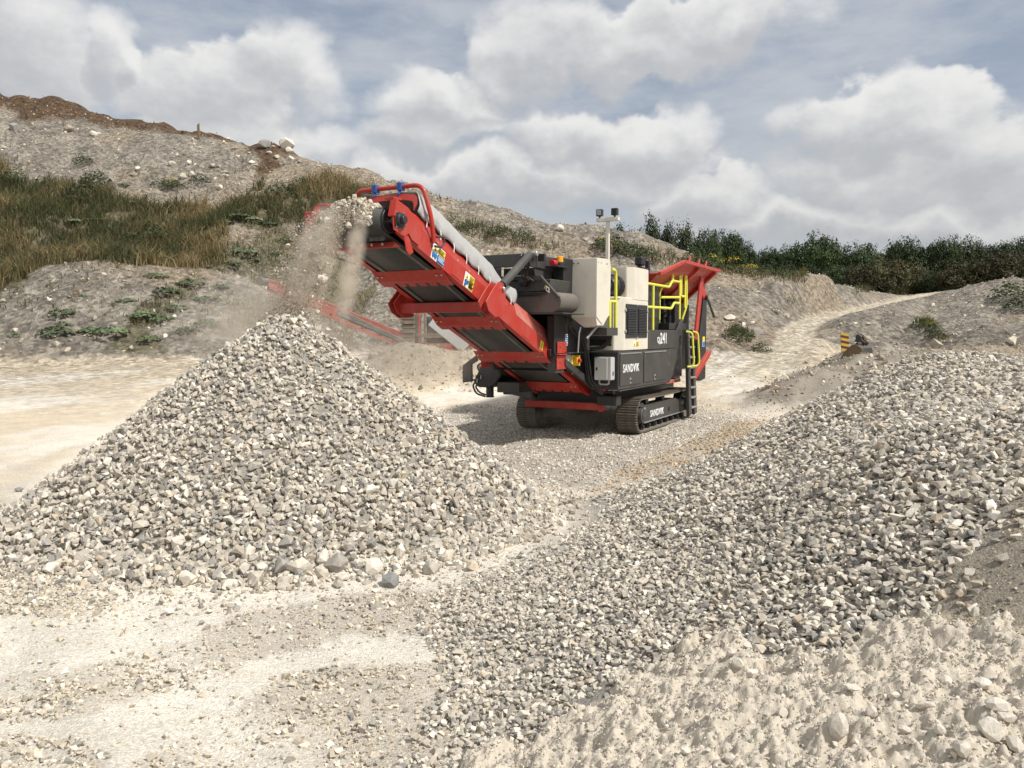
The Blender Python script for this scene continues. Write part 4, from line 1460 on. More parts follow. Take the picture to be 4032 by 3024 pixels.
    for i in range(ns):
        s = .27 + i / (ns - 1) * (3.08 - .27)
        edge = .425 + .02 * math.sin(s * 2.1) - .020 * math.cos((s - .45) / .42 * 2 * math.pi)
        h = .330 + .02 * math.sin(s * 1.7)
        if s > 2.35:
            h -= .10 * math.sin((s - 2.35) / .7 * math.pi) * 0.8
        for j, (bb, nn) in enumerate(prof):
            side = 1 - abs(bb) / WB
            w = .085 * float(vnoise(np.array([s * 2.6 + nn * 1.2]), np.array([j * .22]), 3)[0] - .5) * min(1, nn * 3)
            fold = .040 * math.sin(s / .42 * 2 * math.pi + nn * 2.0) * (1 - nn) * min(1, nn * 5)
            x_, z_ = cv(s, edge + (h - (edge - .42)) * nn + w)
            V.append((x_, -(BC + bb + math.copysign(fold + w * .8 * (1 - nn), bb)), z_))
    for i in range(ns - 1):
        for j in range(nb - 1):
            F.append((i * nb + j, i * nb + j + 1, (i + 1) * nb + j + 1, (i + 1) * nb + j))
    tarp = add('cover_sheet', mesh_np('cover_sheet', np.array(V), np.array(F), [MATS['tarp']], smooth=True), conv)
    tm = tarp.modifiers.new('thickness', 'SOLIDIFY')
    tm.thickness = 0.006
    # front hoop plate of the cover
    hp = MB()
    top = []
    for (bb, nn) in prof:
        top.append((BC + bb * .985, .42 + .31 * nn * .98))
    inner = [(b_ * .93 + BC * .07, n_ - .085) for b_, n_ in top if n_ > .55]
    outer = [(b_, n_) for b_, n_ in top if n_ > .55]
    vs, fs = [], []
    for (b_, n_), (bi, ni) in zip(outer, inner):
        for sN in (.275, .287):
            x_, z_ = cv(sN, n_)
            xi, zi = cv(sN, ni)
            vs += [(x_, b_, z_), (xi, bi, zi)]
    for k in range(len(outer) - 1):
        o4 = 4 * k
        fs += [(o4, o4 + 1, o4 + 5, o4 + 4), (o4 + 2, o4 + 6, o4 + 7, o4 + 3), (o4, o4 + 4, o4 + 6, o4 + 2), (o4 + 1, o4 + 3, o4 + 7, o4 + 5)]
    hp._add(vs, fs)
    hp.build('hoop_plate', 'red_paint', conv)
    for k in range(8):
        s = .46 + k * .345
        for sg in (1, -1):
            b_ = BC + sg * (WB - .055)
            x0, z0 = cv(s, .47)
            x1, z1 = cv(s + .01, .335)
            MB().tube([(x0, b_ + sg * .01, z0), ((x0 + x1) / 2, b_ + sg * .035, (z0 + z1) / 2), (x1, b_ + sg * .038, z1)], .007, 6).build('lashing_strap', 'fabric_strap', conv)
    # dust lying on the conveyor: stickers on the near side
    bs = BC + WB

    def st(s0, s1, n0, n1, rows):
        c = [cv(s0, n1), cv(s1, n1), cv(s1, n0), cv(s0, n0)]
        sticker(conv, [(p[0], -bs, p[1]) for p in c], rows)
    st(.66, .96, .015, .225, [(0, 1, 0, 1, 'white_print'), (.05, .38, .06, .46, 'yellow_print', 'tri'), (.16, .28, .22, .40, 'black_print', 'tri'), (.45, .97, .05, .47, 'yellow_print')] +
       LINES(.48, .94, .08, .44, 4) + [(.04, .20, .56, .90, 'blue_print', 'disc'), (.22, .38, .56, .90, 'blue_print', 'disc'), (.45, .97, .53, .96, 'blue_print')] + LINES(.48, .94, .57, .92, 4, 'white_print'))
    st(1.50, 1.75, .015, .225, [(0, 1, 0, 1, 'white_print'), (.05, .42, .06, .44, 'yellow_print', 'tri'), (.18, .30, .2, .38, 'black_print', 'tri'), (.46, .98, .04, .96, 'yellow_print')] +
       LINES(.50, .94, .08, .92, 8) + [(.05, .23, .50, .70, 'blue_print', 'disc'), (.26, .44, .50, .70, 'blue_print', 'disc'), (.05, .23, .74, .94, 'blue_print', 'disc')])
    st(4.02, 4.13, .055, .20, [(0, 1, 0, 1, 'yellow_print'), (.12, .88, .10, .90, 'black_print', 'tri'), (.22, .78, .25, .84, 'yellow_print', 'tri'), (.38, .62, .5, .80, 'black_print', 'tri')])
    # pull-cord switch
    x_, z_ = cv(4.36, .12)
    MB().box(x_ - .06, x_ + .09, bs + .002, bs + .07, z_ - .07, z_ + .05).build('pull_switch', 'black_paint', conv, 0.012)
    MB().box(x_ - .01, x_ + .06, bs + .071, bs + .085, z_ - .05, z_ + .03).build('switch_cover', 'blue_plastic', conv, 0.006)
    # grease nipples
    for k in range(3):
        x_, z_ = cv(2.46 + .035 * k, .205)
        MB().cyl((x_, bs, z_), (x_, bs + .03, z_), .010, n=8).build('grease_nipple', 'yellow_print', conv)
    return conv


def build_lift_struts():
    for bb in (.74, -.81):
        lo = cv(2.17, .255)
        lo = (lo[0], BC + bb, lo[1])
        hi = (-3.16, BC + bb * .85, 3.19)
        L, H = Vector(lo), Vector(hi)
        d = (H - L).normalized()
        s = MB().cyl(L + d * .14, H - d * .05, .062, n=20).build('lifting_strut', 'charcoal_paint', root, 0.004, True)
        MB().cyl(L - d * .03, L + d * .16, .045, n=14).build('strut_rod', 'black_paint', s, smooth=True)
        MB().cyl((hi[0], hi[1] - .12, hi[2]), (hi[0], hi[1] + .12, hi[2]), .04, n=16).build('strut_pin', 'bolt', s, 0.004, True)


def shoe_mesh(w):
    m = MB()
    m.box(-.070, .070, -w / 2, w / 2, -.012, .010)
    for x in (-.056, -.004, .048):
        m.prism([(x - .010, .010), (x + .010, .010), (x + .005, .036), (x - .005, .036)], 'b', -w / 2, w / 2)
    m.box(-.06, .06, -.05, -.02, -.05, -.0125)
    m.box(-.06, .06, .02, .05, -.05, -.0125)
    o = m.build('track_shoe', 'track_steel')
    me = o.data
    bpy.data.objects.remove(o)
    return me


def build_tracks():
    W = .42
    me = shoe_mesh(W)
    a0, a1, zc, R = .30, 3.42, .360, .318
    straight = a1 - a0
    per = 2 * straight + 2 * math.pi * R
    N = 58
    for sg in (1, -1):
        bc = BC + sg * 1.08
        fr = MB()
        o_ = bc + sg * .17
        i_ = bc - sg * .14
        prof = [(.46, .20), (3.30, .20), (3.30, .47), (2.75, .49), (2.68, .53), (.62, .53), (.52, .56), (.46, .54)]
        fr.prism(prof, 'b', min(o_, i_), max(o_, i_))
        t = fr.build('crawler_track', 'charcoal_paint', root, 0.02, seg=2)
        ow = o_ + sg * .012
        MB().prism([(.44, .195), (3.30, .195), (3.30, .215), (.44, .215)], 'b', min(o_ + sg * .001, ow + sg * .015), max(o_ + sg * .001, ow + sg * .015)).build('frame_rib', 'galvanised', t)
        MB().prism([(.40, .20), (.455, .20), (.455, .57), (.40, .60), (.22, .60), (.16, .54), (.40, .50)], 'b', min(o_ - sg * .05, o_ + sg * .01), max(o_ - sg * .05, o_ + sg * .01)).build('idler_guard', 'black_paint', t, 0.004)
        MB().cyl((2.09, o_ - sg * .02, .34), (2.09, o_ + sg * .004, .34), .055, n=20).build('frame_port', 'dark_hole', t)
        for x in (.95, 2.0):
            MB().box(x - .08, x + .08, bc - .08, bc + .08, .5305, .645).build('carrier_bracket', 'black_paint', t, 0.01)
        for k in range(8):
            x = .55 + k * .385
            MB().cyl((x, bc - .12, .115), (x, bc + .12, .115), .070, n=14).cyl((x, bc - .155, .115), (x, bc + .155, .115), .04, n=10).build('track_roller', 'black_paint', t, 0.005, True)
        for x, nm in ((a0, 'idler_wheel'), (a1, 'drive_sprocket')):
            MB().cyl((x, bc - .09, zc), (x, bc + .09, zc), .25, n=26).build(nm, 'black_paint', t, 0.01, True)
            MB().cyl((x, bc + sg * .09, zc), (x, bc + sg * .235, zc), .155, .145, n=26).cyl((x, bc + sg * .235, zc), (x, bc + sg * .25, zc), .09, .08, n=20).build('hub', 'charcoal_paint', t, 0.01, True)
        for k in range(N):
            u = (k + .5) / N * per
            if u < straight:                       # top run, front to back
                x, z, ang = a0 + u, zc + R, 0.0
                z -= .012 * math.sin(u / straight * math.pi)
            elif u < straight + math.pi * R:
                q = (u - straight) / R
                x, z, ang = a1 + R * math.sin(q), zc + R * math.cos(q), q
            elif u < 2 * straight + math.pi * R:
                x, z, ang = a1 - (u - straight - math.pi * R), zc - R, math.pi
            else:
                q = math.pi + (u - 2 * straight - math.pi * R) / R
                x, z, ang = a0 + R * math.sin(q), zc + R * math.cos(q), q
            add('track_shoe', me, t, (x, -bc, z), (0, ang, 0))
        if sg > 0:
            lettering('SANDVIK', t, .87, 1.73, .275, .410, o_ + .003)
            c = [(.50, .50), (.60, .50), (.60, .43), (.50, .43)]
            sticker(t, [(p[0], -o_, p[1]) for p in c], [(0, 1, 0, 1, 'blue_print'), (0, .4, .1, .9, 'yellow_print')], 'lifting_sticker')
            c = [(.50, .37), (.61, .37), (.61, .25), (.50, .25)]
            sticker(t, [(p[0], -o_, p[1]) for p in c], [(0, 1, 0, 1, 'black_print'), (.12, .75, .2, .9, 'yellow_print')], 'lifting_sticker')


build_conveyor()
build_lift_struts()
build_tracks()

def slats(parent, a0, a1, b, z0, z1, n, mat='black_paint', name='louvre_slat'):
    for k in range(n):
        z = z0 + (z1 - z0) * (k + .5) / n
        h = (z1 - z0) / n
        MB().prism([(b - .004, z + h * .32), (b + .010, z - h * .30), (b + .014, z - h * .22), (b, z + h * .40)], 'a', a0, a1).build(name, mat, parent)


def build_body():
    # chassis: side plates with sloping nose that follow the conveyor, cross wall between them
    ch = MB()
    for sg in (1, -1):
        b = BC + sg * .69
        prof = [(-2.45, 2.26), (-2.45, 1.62), (-2.10, 1.40), (-.55, .80), (-.30, .66), (.2, .60), (4.2, .60), (4.2, 1.62), (-1.0, 1.64), (-1.55, 1.95), (-1.72, 2.10), (-1.76, 3.19), (-2.05, 3.20), (-2.05, 2.26)]
        ch.prism(prof, 'b', b - .018, b + .018)
    chassis = ch.build('chassis', 'black_paint', root, 0.006)
    MB().box(-.35, 4.0, BC - .66, BC + .66, .62, 1.60).build('frame_core', 'black_paint', chassis)
    MB().box(-2.40, -2.06, BC + .55, BC + .705, 1.28, 2.24).build('front_post', 'charcoal_paint', chassis, 0.006)
    MB().box(-1.70, -1.66, BC - .66, BC + .66, 1.30, 3.10).build('front_wall', 'black_paint', chassis)
    # black rim that follows the sloping nose
    for sg in (1, -1):
        b = BC + sg * .735
        MB().prism([(-2.10, 1.52), (-2.10, 1.40), (-.55, .80), (-.34, .70), (-.28, .80), (-.50, .93)], 'b', b - .022, b + .022).build('nose_rail', 'charcoal_paint', chassis, 0.006)
    fl = MB().box(-2.08, -1.05, BC + .712, BC + .80, 1.600, 1.625).build('flange', 'charcoal_paint', chassis, 0.003)
    for k in range(5):
        bolt(fl, -1.95 + k * .2, BC + .76, 1.625, (math.pi / 2 * 1, 0, 0), .9)
        bolt(fl, -1.95 + k * .2, BC + .76, 1.600, (-math.pi / 2, 0, 0), .9)
    # curved inner edge on the front plate
    MB().tube([(-1.98, BC + .715, 2.9), (-1.98, BC + .715, 2.2), (-1.80, BC + .715, 1.98), (-1.45, BC + .715, 1.86), (-1.2, BC + .715, 1.80)], .012, 8, .15).build('edge_trim', 'charcoal_paint', chassis, smooth=True)
    # stickers and emergency stop beside the conveyor foot
    b_ = BC + .709
    st = sticker(chassis, [(-2.03, -b_, 1.93), (-1.93, -b_, 1.93), (-1.93, -b_, 1.74), (-2.03, -b_, 1.74)], [(0, 1, 0, 1, 'white_print'), (.08, .92, .06, .94, 'blue_print')] + LINES(.15, .9, .12, .9, 4, 'white_print'), 'instruction_sticker')
    MB().box(-2.05, -1.80, BC + .709, BC + .716, 1.42, 1.575).build('data_plate', 'grey_box', chassis)
    es = MB().box(-1.78, -1.60, BC + .710, BC + .72, 1.38, 1.565).box(-1.62, -1.60, BC + .722, BC + .80, 1.38, 1.565).build('stop_bracket', 'yellow_paint', chassis, 0.003)
    MB().box(-1.72, -1.63, BC + .722, BC + .80, 1.42, 1.53).build('stop_box', 'orange_lens', es, 0.01)
    MB().cyl((-1.675, BC + .80, 1.475), (-1.675, BC + .85, 1.475), .035, .035, 14).build('stop_button', 'red_lens', es, 0.006, True)
    sticker(chassis, [(-1.74, -b_, 1.36), (-1.65, -b_, 1.36), (-1.65, -b_, 1.24), (-1.74, -b_, 1.24)], [(0, 1, 0, 1, 'yellow_print'), (.2, .8, .15, .85, 'white_print'), (.35, .65, .25, .75, 'red_lens', 'disc')], 'stop_sticker')
    # ---- side skirt with tool-box doors
    sk = MB()
    prof = [(-1.00, .94), (2.08, .93), (2.54, 1.40), (2.56, 1.62), (.60, 1.62), (-1.00, 1.62)]
    sk.prism(prof, 'b', .70, 1.235)
    side = sk.build('side_box', 'charcoal_paint', root, 0.006)
    for a0, a1, has in ((-.96, .16, True), (.33, 1.69, False)):
        d = MB().box(a0, a1, 1.2385, 1.252, 1.00, 1.555).build('locker_door', 'charcoal_paint', side, 0.004)
        MB().box(a0 + .01, a1 - .01, 1.2385, 1.262, 1.567, 1.590).build('drip_rail', 'galvanised', side, 0.003)
        am = (a0 + a1) / 2 - .05
        MB().box(am - .04, am + .04, 1.253, 1.264, 1.02, 1.13).build('latch', 'galvanised', d, 0.004)
        MB().cyl((am, 1.264, 1.075), (am, 1.272, 1.075), .022, n=12).build('latch_ring', 'black_print', d)
        if has:
            lettering('SANDVIK', d, -.83, .03, 1.235, 1.385, 1.254)
    for z in (1.30, 1.52):
        for k in range(3):
            MB().cyl((1.90, 1.236, z + .03 * (k - 1)), (1.90, 1.248, z + .03 * (k - 1)), .012, n=8).build('hinge', 'bolt', side)
    MB().box(-.95, 2.0, 1.2, 1.24, .905, .928).build('lower_lip', 'charcoal_paint', side, 0.004)
    far = MB().prism(prof, 'b', -1.33, -.80).build('side_box', 'charcoal_paint', root, 0.006)
    # electrical cabinet on the front of the side box
    eb = MB().box(-1.26, -1.06, .875, 1.185, 1.12, 1.525).build('control_cabinet', 'grey_box', root, 0.008, seg=2)
    MB().box(-1.278, -1.262, .885, 1.125, 1.13, 1.515).build('cabinet_door', 'grey_box', eb, 0.006)
    MB().box(-1.29, -1.2785, .915, .945, 1.295, 1.345).build('lock', 'black_print', eb, 0.004)
    MB().box(-1.17, -1.13, 1.1855, 1.195, 1.20, 1.27).build('side_lock', 'charcoal_paint', eb, 0.004)
    MB().tube([(-1.20, .95, 1.12), (-1.20, .95, 1.06), (-1.20, .97, 1.045), (-1.20, 1.10, 1.045), (-1.18, 1.12, 1.06), (-1.18, 1.12, 1.12)], .017, 10, .03).build('conduit', 'galvanised', eb, smooth=True)
    MB().box(-1.04, -1.005, .72, 1.236, .95, 1.60).build('front_panel', 'black_paint', root, 0.004)
    for k, (b0, sag) in enumerate(((.70, .0), (.74, .06), (.78, .03))):
        MB().tube([(-1.5, b0, 1.85), (-1.35, b0 + .03, 1.55 - sag), (-1.28, b0 + .03, 1.25), (-1.22, b0 + .06, 1.08 - sag), (-1.15, b0 + .18, 1.02)], .018, 8, .12).build('cable', 'rubber', root, smooth=True)
    # hydraulic bits low at the nose
    MB().cyl((-.62, .80, .86), (-.62, 1.0, .86), .05, n=14).box(-.75, -.5, .72, 1.1, .62, .80).build('valve_block', 'black_paint', root, 0.01)
    MB().cyl((-.72, .86, .88), (-.72, .86, .98), .03, n=12).build('isolator', 'red_lens', root, 0.004)
    MB().tube([(-.66, .9, .90), (-.66, 1.08, .91)], .016, 8).build('pipe', 'galvanised', root, smooth=True)
    # ---- cream tank with a tapered bottom
    tk = MB()
    a0, a1 = -1.955, -1.34
    b0, b1 = .735, 1.20
    sect = [(a0, 2.215), (-1.71, 2.095), (-1.36, 2.265), (-1.32, 3.09), (-1.375, 3.215), (a0, 3.20)]
    tk.prism(sect, 'b', b1 - .012, b1)
    bI = b1 - .0125
    tv = [(a0, b0, 2.215), (-1.36, b0, 2.215), (-1.36, bI, 2.275), (a0, bI, 2.215), (a0, b0 + .02, 3.2), (-1.36, b0 + .02, 3.21), (-1.36, bI, 3.21), (a0, bI, 3.2),
          (-1.90, b0 + .21, 2.045), (-1.62, b0 + .21, 2.045), (-1.62, bI, 2.075), (-1.90, bI, 2.075)]
    tk._add(tv, [(4, 5, 6, 7), (0, 1, 5, 4), (1, 2, 6, 5), (2, 3, 7, 6), (3, 0, 4, 7), (0, 8, 9, 1), (1, 9, 10, 2), (2, 10, 11, 3), (3, 11, 8, 0), (8, 11, 10, 9)])
    tank = tk.build('cream_tank', 'cream_paint', root, 0.006)
    for k, (da, dz) in enumerate(((.05, 3.13), (.18, 3.13), (.42, 3.13), (.46, 3.13))):
        MB().cyl((a0 + da, b1, dz), (a0 + da, b1 + .008, dz), .011, n=8).build('rivet', 'bolt', tank)
    for bb in (.78, .86):
        MB().cyl((a0 - .008, bb, 3.12), (a0, bb, 3.12), .012, n=8).build('rivet', 'black_print', tank)
    MB().tube([(-1.93, .90, 2.05), (-1.96, .885, 1.95), (-1.97, .87, 1.62)], .014, 8).build('drain_pipe', 'galvanised', tank, smooth=True)
    MB().cyl((-1.74, 1.12, 2.06), (-1.90, 1.0, 1.86), .022, n=10).build('gas_strut', 'galvanised', tank, smooth=True)
    # ---- platform step with brackets and grab rail
    pf = MB().box(-1.60, -1.08, .78, 1.245, 1.905, 2.045).build('service_step', 'charcoal_paint', root, 0.006)
    MB().prism([(.80, 1.90), (1.22, 1.90), (1.20, 1.78), (1.05, 1.66), (.80, 1.64), (.80, 1.70), (1.0, 1.72), (1.12, 1.80), (1.12, 1.84), (.80, 1.84)], 'a', -1.30, -1.27).build('step_bracket', 'black_paint', pf, 0.004)
    MB().tube([(-1.36, 1.20, 2.045), (-1.36, 1.20, 2.5), (-1.08, 1.20, 2.5)], .026, 10, .001).build('grab_rail', 'yellow_paint', root, smooth=True)
    MB().tube([(-1.30, 1.20, 3.05), (-1.09, 1.20, 3.05), (-1.075, 1.20, 2.045)], .028, 12, .10, 6).build('grab_rail', 'yellow_paint', root, smooth=True)
    # ---- engine enclosure
    eg = MB()
    low = [(-.96, 1.635), (.53, 1.635), (.53, 2.585), (-.96, 2.585)]
    eg.prism([(-.80, 1.25), (.53, 1.25), (.53, .60), (-.96, .60), (-.96, 1.12)], 'z', 1.635, 2.56)
    eng = eg.build('engine_enclosure', 'cream_paint', root, 0.010, seg=2)
    eg2 = MB().prism([(-.24, 1.25), (.53, 1.25), (.53, .62), (-.36, .62), (-.36, 1.13)], 'z', 2.5605, 3.165)
    eg2.build('radiator_tower', 'cream_paint', eng, 0.010, seg=2)
    MB().prism([(-.96, 2.562), (-.26, 2.562), (-.26, 2.60), (-.93, 2.60)], 'b', .66, 1.20).build('bonnet_lid', 'cream_paint', eng, 0.008)
    gr = MB().box(-.72, .44, 1.2515, 1.268, 1.86, 2.475).build('grille_door', 'black_paint', eng, 0.006)
    for a0_, a1_ in ((-.67, -.20), (-.08, .38)):
        MB().box(a0_, a1_, 1.2685, 1.272, 1.93, 2.40).build('grille_backing', 'dark_hole', gr)
        slats(gr, a0_, a1_, 1.273, 1.93, 2.40, 16)
    for a_ in (-.735, .455):
        for z_ in (1.98, 2.36):
            MB().cyl((a_, 1.2515, z_), (a_, 1.275, z_), .035, .03, 8).build('catch', 'galvanised', gr, 0.004)
    for z_ in (1.865, 2.465):
        MB().box(-.17, -.11, 1.2685, 1.278, z_ - .012, z_ + .012).build('catch', 'bolt', gr)
    sticker(eng, [(-.30, -1.25, 1.80), (-.02, -1.25, 1.80), (-.02, -1.25, 1.70), (-.30, -1.25, 1.70)],
            [(0, 1, 0, 1, 'white_print'), (.02, .42, .05, .95, 'yellow_print', 'tri'), (.14, .30, .4, .8, 'black_print', 'tri'), (.5, .98, .05, .95, 'yellow_print')] + LINES(.55, .95, .1, .9, 4))
    MB().box(-.97, -.9605, .66, 1.08, 1.72, 1.88).build('vent_slot', 'dark_hole', eng)
    # air filter and intake
    af = MB().cyl((-.80, .93, 2.80), (-.62, .93, 2.80), .14, .20, 24).cyl((-.62, .93, 2.80), (-.44, .93, 2.80), .205, .205, 26).cyl((-.44, .93, 2.80), (-.38, .93, 2.80), .18, .16, 24)
    af = af.build('air_filter', 'black_paint', root, 0.010, True)
    MB().tube([(-.78, .93, 2.80), (-1.0, .90, 2.80), (-1.08, .86, 2.9), (-1.08, .84, 3.05)], .085, 16, .12).build('intake_pipe', 'rubber', af, smooth=True)
    MB().cyl((-1.06, .86, 3.02), (-1.06, .86, 3.16), .13, .13, 20).cyl((-1.06, .86, 3.16), (-1.06, .86, 3.20), .15, .10, 20).build('intake_cap', 'black_paint', af, 0.006, True)
    for k in range(3):
        MB().tube([(-.62 + .07 * k, .93 + .212 * math.cos(t), 2.80 + .212 * math.sin(t)) for t in [i * math.pi / 8 for i in range(17)]], .008, 6).build('clamp_band', 'rubber', af)
    # ---- lamp mast
    ms = MB().box(-1.02, -.955, .975, 1.035, 2.56, 3.92).box(-1.04, -.945, .80, 1.215, 3.921, 3.985).build('lamp_mast', 'cream_paint', root, 0.006)
    for bb, tone in ((.855, 'lamp_glass'), (1.14, 'black_print')):
        lp = MB().box(-1.05, -.96, bb - .055, bb + .055, 4.02, 4.14).cyl((-1.0, bb, 3.985), (-1.0, bb, 4.02), .018, n=10).build('work_lamp', 'black_paint', ms, 0.010)
        MB().box(-1.058, -1.0505, bb - .042, bb + .042, 4.035, 4.125).build('lens', tone, lp, 0.003)
    # ---- overband magnet frame in front: top beam, side plates, belt loop with cover
    mf = MB()
    mf.box(-3.14, -3.08, BC - .85, BC + .58, 3.00, 3.205)
    mf.prism([(-3.139, 3.20), (-3.1, 3.00), (-2.6, 2.98), (-1.96, 3.0), (-1.96, 3.20)], 'b', BC + .585, BC + .61)
    mf.prism([(-3.139, 3.20), (-3.1, 3.00), (-2.6, 2.98), (-1.96, 3.0), (-1.96, 3.20)], 'b', BC - .88, BC - .855)
    mf.box(-3.079, -1.96, BC - .85, BC + .58, 3.165, 3.185)
    mag = mf.build('magnet_frame', 'charcoal_paint', root, 0.008)
    MB().prism([(-3.22, 3.22), (-3.28, 3.15), (-3.2, 2.98), (-2.98, 2.98), (-2.98, 3.22)], 'b', BC + .63, BC + .655).prism([(-3.22, 3.22), (-3.28, 3.15), (-3.2, 2.98), (-2.98, 2.98), (-2.98, 3.22)], 'b', BC + .50, BC + .52).build('strut_lug', 'black_paint', mag, 0.006)
    MB().box(-2.30, -1.90, BC + .60, BC + .80, 2.24, 3.19).build('rear_panel', 'black_paint', mag, 0.006)
    MB().prism([(-2.95, 2.98), (-2.2, 2.98), (-1.96, 2.60), (-1.96, 2.30), (-2.15, 2.30), (-2.35, 2.84), (-2.9, 2.86)], 'b', BC + .56, BC + .58).build('hanger_plate', 'charcoal_paint', mag, 0.006)
    MB().box(-2.96, -2.90, BC - .8, BC + .70, 2.80, 2.865).build('hanger_beam', 'charcoal_paint', mag, 0.006)
    MB().prism([(BC + .70, 2.865), (BC + .70, 2.80), (BC + .98, 2.50), (BC + 1.03, 2.52)], 'a', -2.96, -2.90).build('hanger_arm', 'charcoal_paint', mag, 0.006)
    sticker(mag, [(-2.965, -(BC + .80), 2.70), (-2.965, -(BC + .86), 2.66), (-2.965, -(BC + .86), 2.58), (-2.965, -(BC + .80), 2.62)], [(0, 1, 0, 1, 'white_print'), (.25, .75, .25, .75, 'black_print')], 'lifting_sticker')
    mc = MB().prism([(BC - .75, 2.60), (BC + .80, 2.62), (BC + .83, 2.81), (BC - .75, 2.79)], 'a', -2.86, -2.10)
    mc = mc.build('magnet_housing', 'charcoal_paint', mag, 0.008)
    sticker(mc, [(-2.862, -(BC + .70), 2.755), (-2.862, -(BC + .80), 2.755), (-2.862, -(BC + .80), 2.65), (-2.862, -(BC + .70), 2.65)], [(.0, 1, 0, 1, 'black_print', 'tri'), (.10, .90, .12, .93, 'yellow_print', 'tri'), (.4, .62, .55, .8, 'black_print')])
    stad = []
    for t in [math.pi / 2 - math.pi * k / 12 for k in range(13)]:
        stad.append((BC + .84 + .165 * math.cos(t), 2.445 + .165 * math.sin(t)))
    for t in [-math.pi / 2 - math.pi * k / 12 for k in range(13)]:
        stad.append((BC - .70 + .165 * math.cos(t), 2.445 + .165 * math.sin(t)))
    mbelt = MB().prism(stad, 'a', -2.84, -2.12).build('magnet_belt', 'magnet_belt', mag, 0.004, True)
    MB().prism([(BC - .72, 2.602), (BC - .72, 2.555), (BC + .62, 2.545), (BC + .78, 2.60)], 'a', -2.875, -2.845).build('belt_guard', 'black_paint', mag, 0.004)
    MB().box(-2.86, -2.0, BC - .8, BC + 1.05, 2.255, 2.275).build('chute_plate', 'charcoal_paint', mag, 0.004)
    MB().box(-2.0, -1.95, BC - .7, BC + .7, 1.3, 2.25).build('chute_wall', 'dark_hole', mag)
    mm = MB().cyl((-2.99, BC + .38, 2.77), (-2.86, BC + .38, 2.77), .075, .075, 18).cyl((-3.02, BC + .38, 2.77), (-2.99, BC + .38, 2.77), .05, .06, 16).build('magnet_motor', 'black_paint', mag, 0.008, True)
    MB().tube([(-2.99, BC + .2, 2.85), (-3.0, BC + .22, 2.80), (-3.0, BC + .26, 2.86), (-3.0, BC + .45, 2.87)], .010, 8, .02).build('pipe', 'galvanised', mag, smooth=True)
    for k in range(3):
        MB().tube([(-3.02, BC + .40 + .05 * k, 2.99), (-3.08, BC + .44 + .04 * k, 2.90), (-3.03, BC + .40 + .06 * k, 2.83), (-2.98, BC + .46 + .06 * k, 2.78)], .014, 8, .06).build('hose', 'rubber', mag, smooth=True)
    # lamps and siren on the side plate
    MB().box(-3.02, -2.96, BC + .68, BC + .80, 3.08, 3.20).build('work_lamp', 'black_paint', mag, 0.008)
    br = MB().box(-2.62, -2.2, BC + .62, BC + .84, 3.02, 3.04).build('lamp_bracket', 'black_paint', mag, 0.003)
    MB().cyl((-2.58, BC + .72, 3.09), (-2.46, BC + .72, 3.09), .05, .055, 16).build('siren', 'red_lens', mag, 0.008, True)
    MB().cyl((-2.32, BC + .74, 3.04), (-2.32, BC + .74, 3.11), .08, .075, 18).build('beacon_base', 'black_paint', mag, 0.006, True)
    MB().cyl((-2.32, BC + .74, 3.11), (-2.32, BC + .74, 3.215), .06, .052, 18).build('beacon', 'orange_lens', mag, 0.010, True)
    MB().box(-2.965, -2.961, BC + .38, BC + .50, 2.81, 2.855).build('sticker', 'orange_lens', mag)
    # ---- walkway side wall with model number
    wl = MB().prism([(.545, 1.63), (2.56, 1.63), (2.78, 1.70), (2.88, 2.255), (2.80, 2.265), (2.44, 2.01), (.545, 2.01)], 'b', 1.222, 1.245).build('walkway_wall', 'charcoal_paint', root, 0.004)
    lettering('QJ', wl, 1.12, 1.30, 1.72, 1.870, 1.247)
    lettering('241', wl, 1.315, 1.71, 1.735, 1.955, 1.247)
    MB().box(.545, 2.86, .72, 1.22, 1.96, 1.985).build('walkway_floor', 'black_paint', wl)
    MB().box(2.05, 3.30, .70, 1.20, 2.02, 2.16).build('tread_step', 'black_paint', wl, 0.004)
    MB().box(2.60, 3.30, .55, 1.12, .98, 1.955).build('ladder_bay', 'black_paint', wl, 0.01)
    # ---- handrails
    R_ = .027

    def rail(pts, f=.06):
        return MB().tube(pts, R_, 10, f).build('handrail', 'yellow_paint', root, smooth=True)
    bq = 1.22
    rail([(.54, bq, 2.905), (1.93, bq, 2.905), (2.16, bq, 3.05), (2.70, bq, 3.05)])
    rail([(.54, bq, 2.455), (2.12, bq, 2.465), (2.30, bq, 2.59), (2.72, bq, 2.59)])
    rail([(.91, bq, 2.01), (.91, bq, 2.905)])
    rail([(2.07, bq - .25, 2.16), (2.07, bq - .25, 2.86), (2.20, bq - .12, 3.02), (2.45, bq, 3.05)], .15)
    rail([(2.70, bq, 2.25), (2.70, bq, 3.22), (2.60, bq, 3.30), (2.25, bq, 3.31), (2.16, bq, 3.24), (2.16, bq, 3.05)], .05)
    rail([(2.30, bq - .03, 3.06), (2.30, bq - .03, 3.28)], .01)
    rail([(2.07, bq - .25, 2.70), (2.70, bq, 2.72)], .01)
    rail([(2.80, bq, 2.75), (2.80, bq, 3.20), (2.88, bq, 3.30), (3.08, bq, 3.31), (3.20, bq, 3.22), (3.24, bq, 2.55), (3.14, bq - .1, 2.16)], .08)
    rail([(2.80, bq, 2.75), (3.10, bq, 2.75)], .01)
    rail([(3.10, bq, 3.28), (3.10, bq, 2.50)], .01)
    # ---- boarding ladder
    ld = []
    top_a, bot_a = 2.62, 2.98
    ladder = MB().box(2.66, 3.06, 1.36, 1.40, 2.0, 2.03).build('ladder', 'charcoal_paint', root, 0.004)
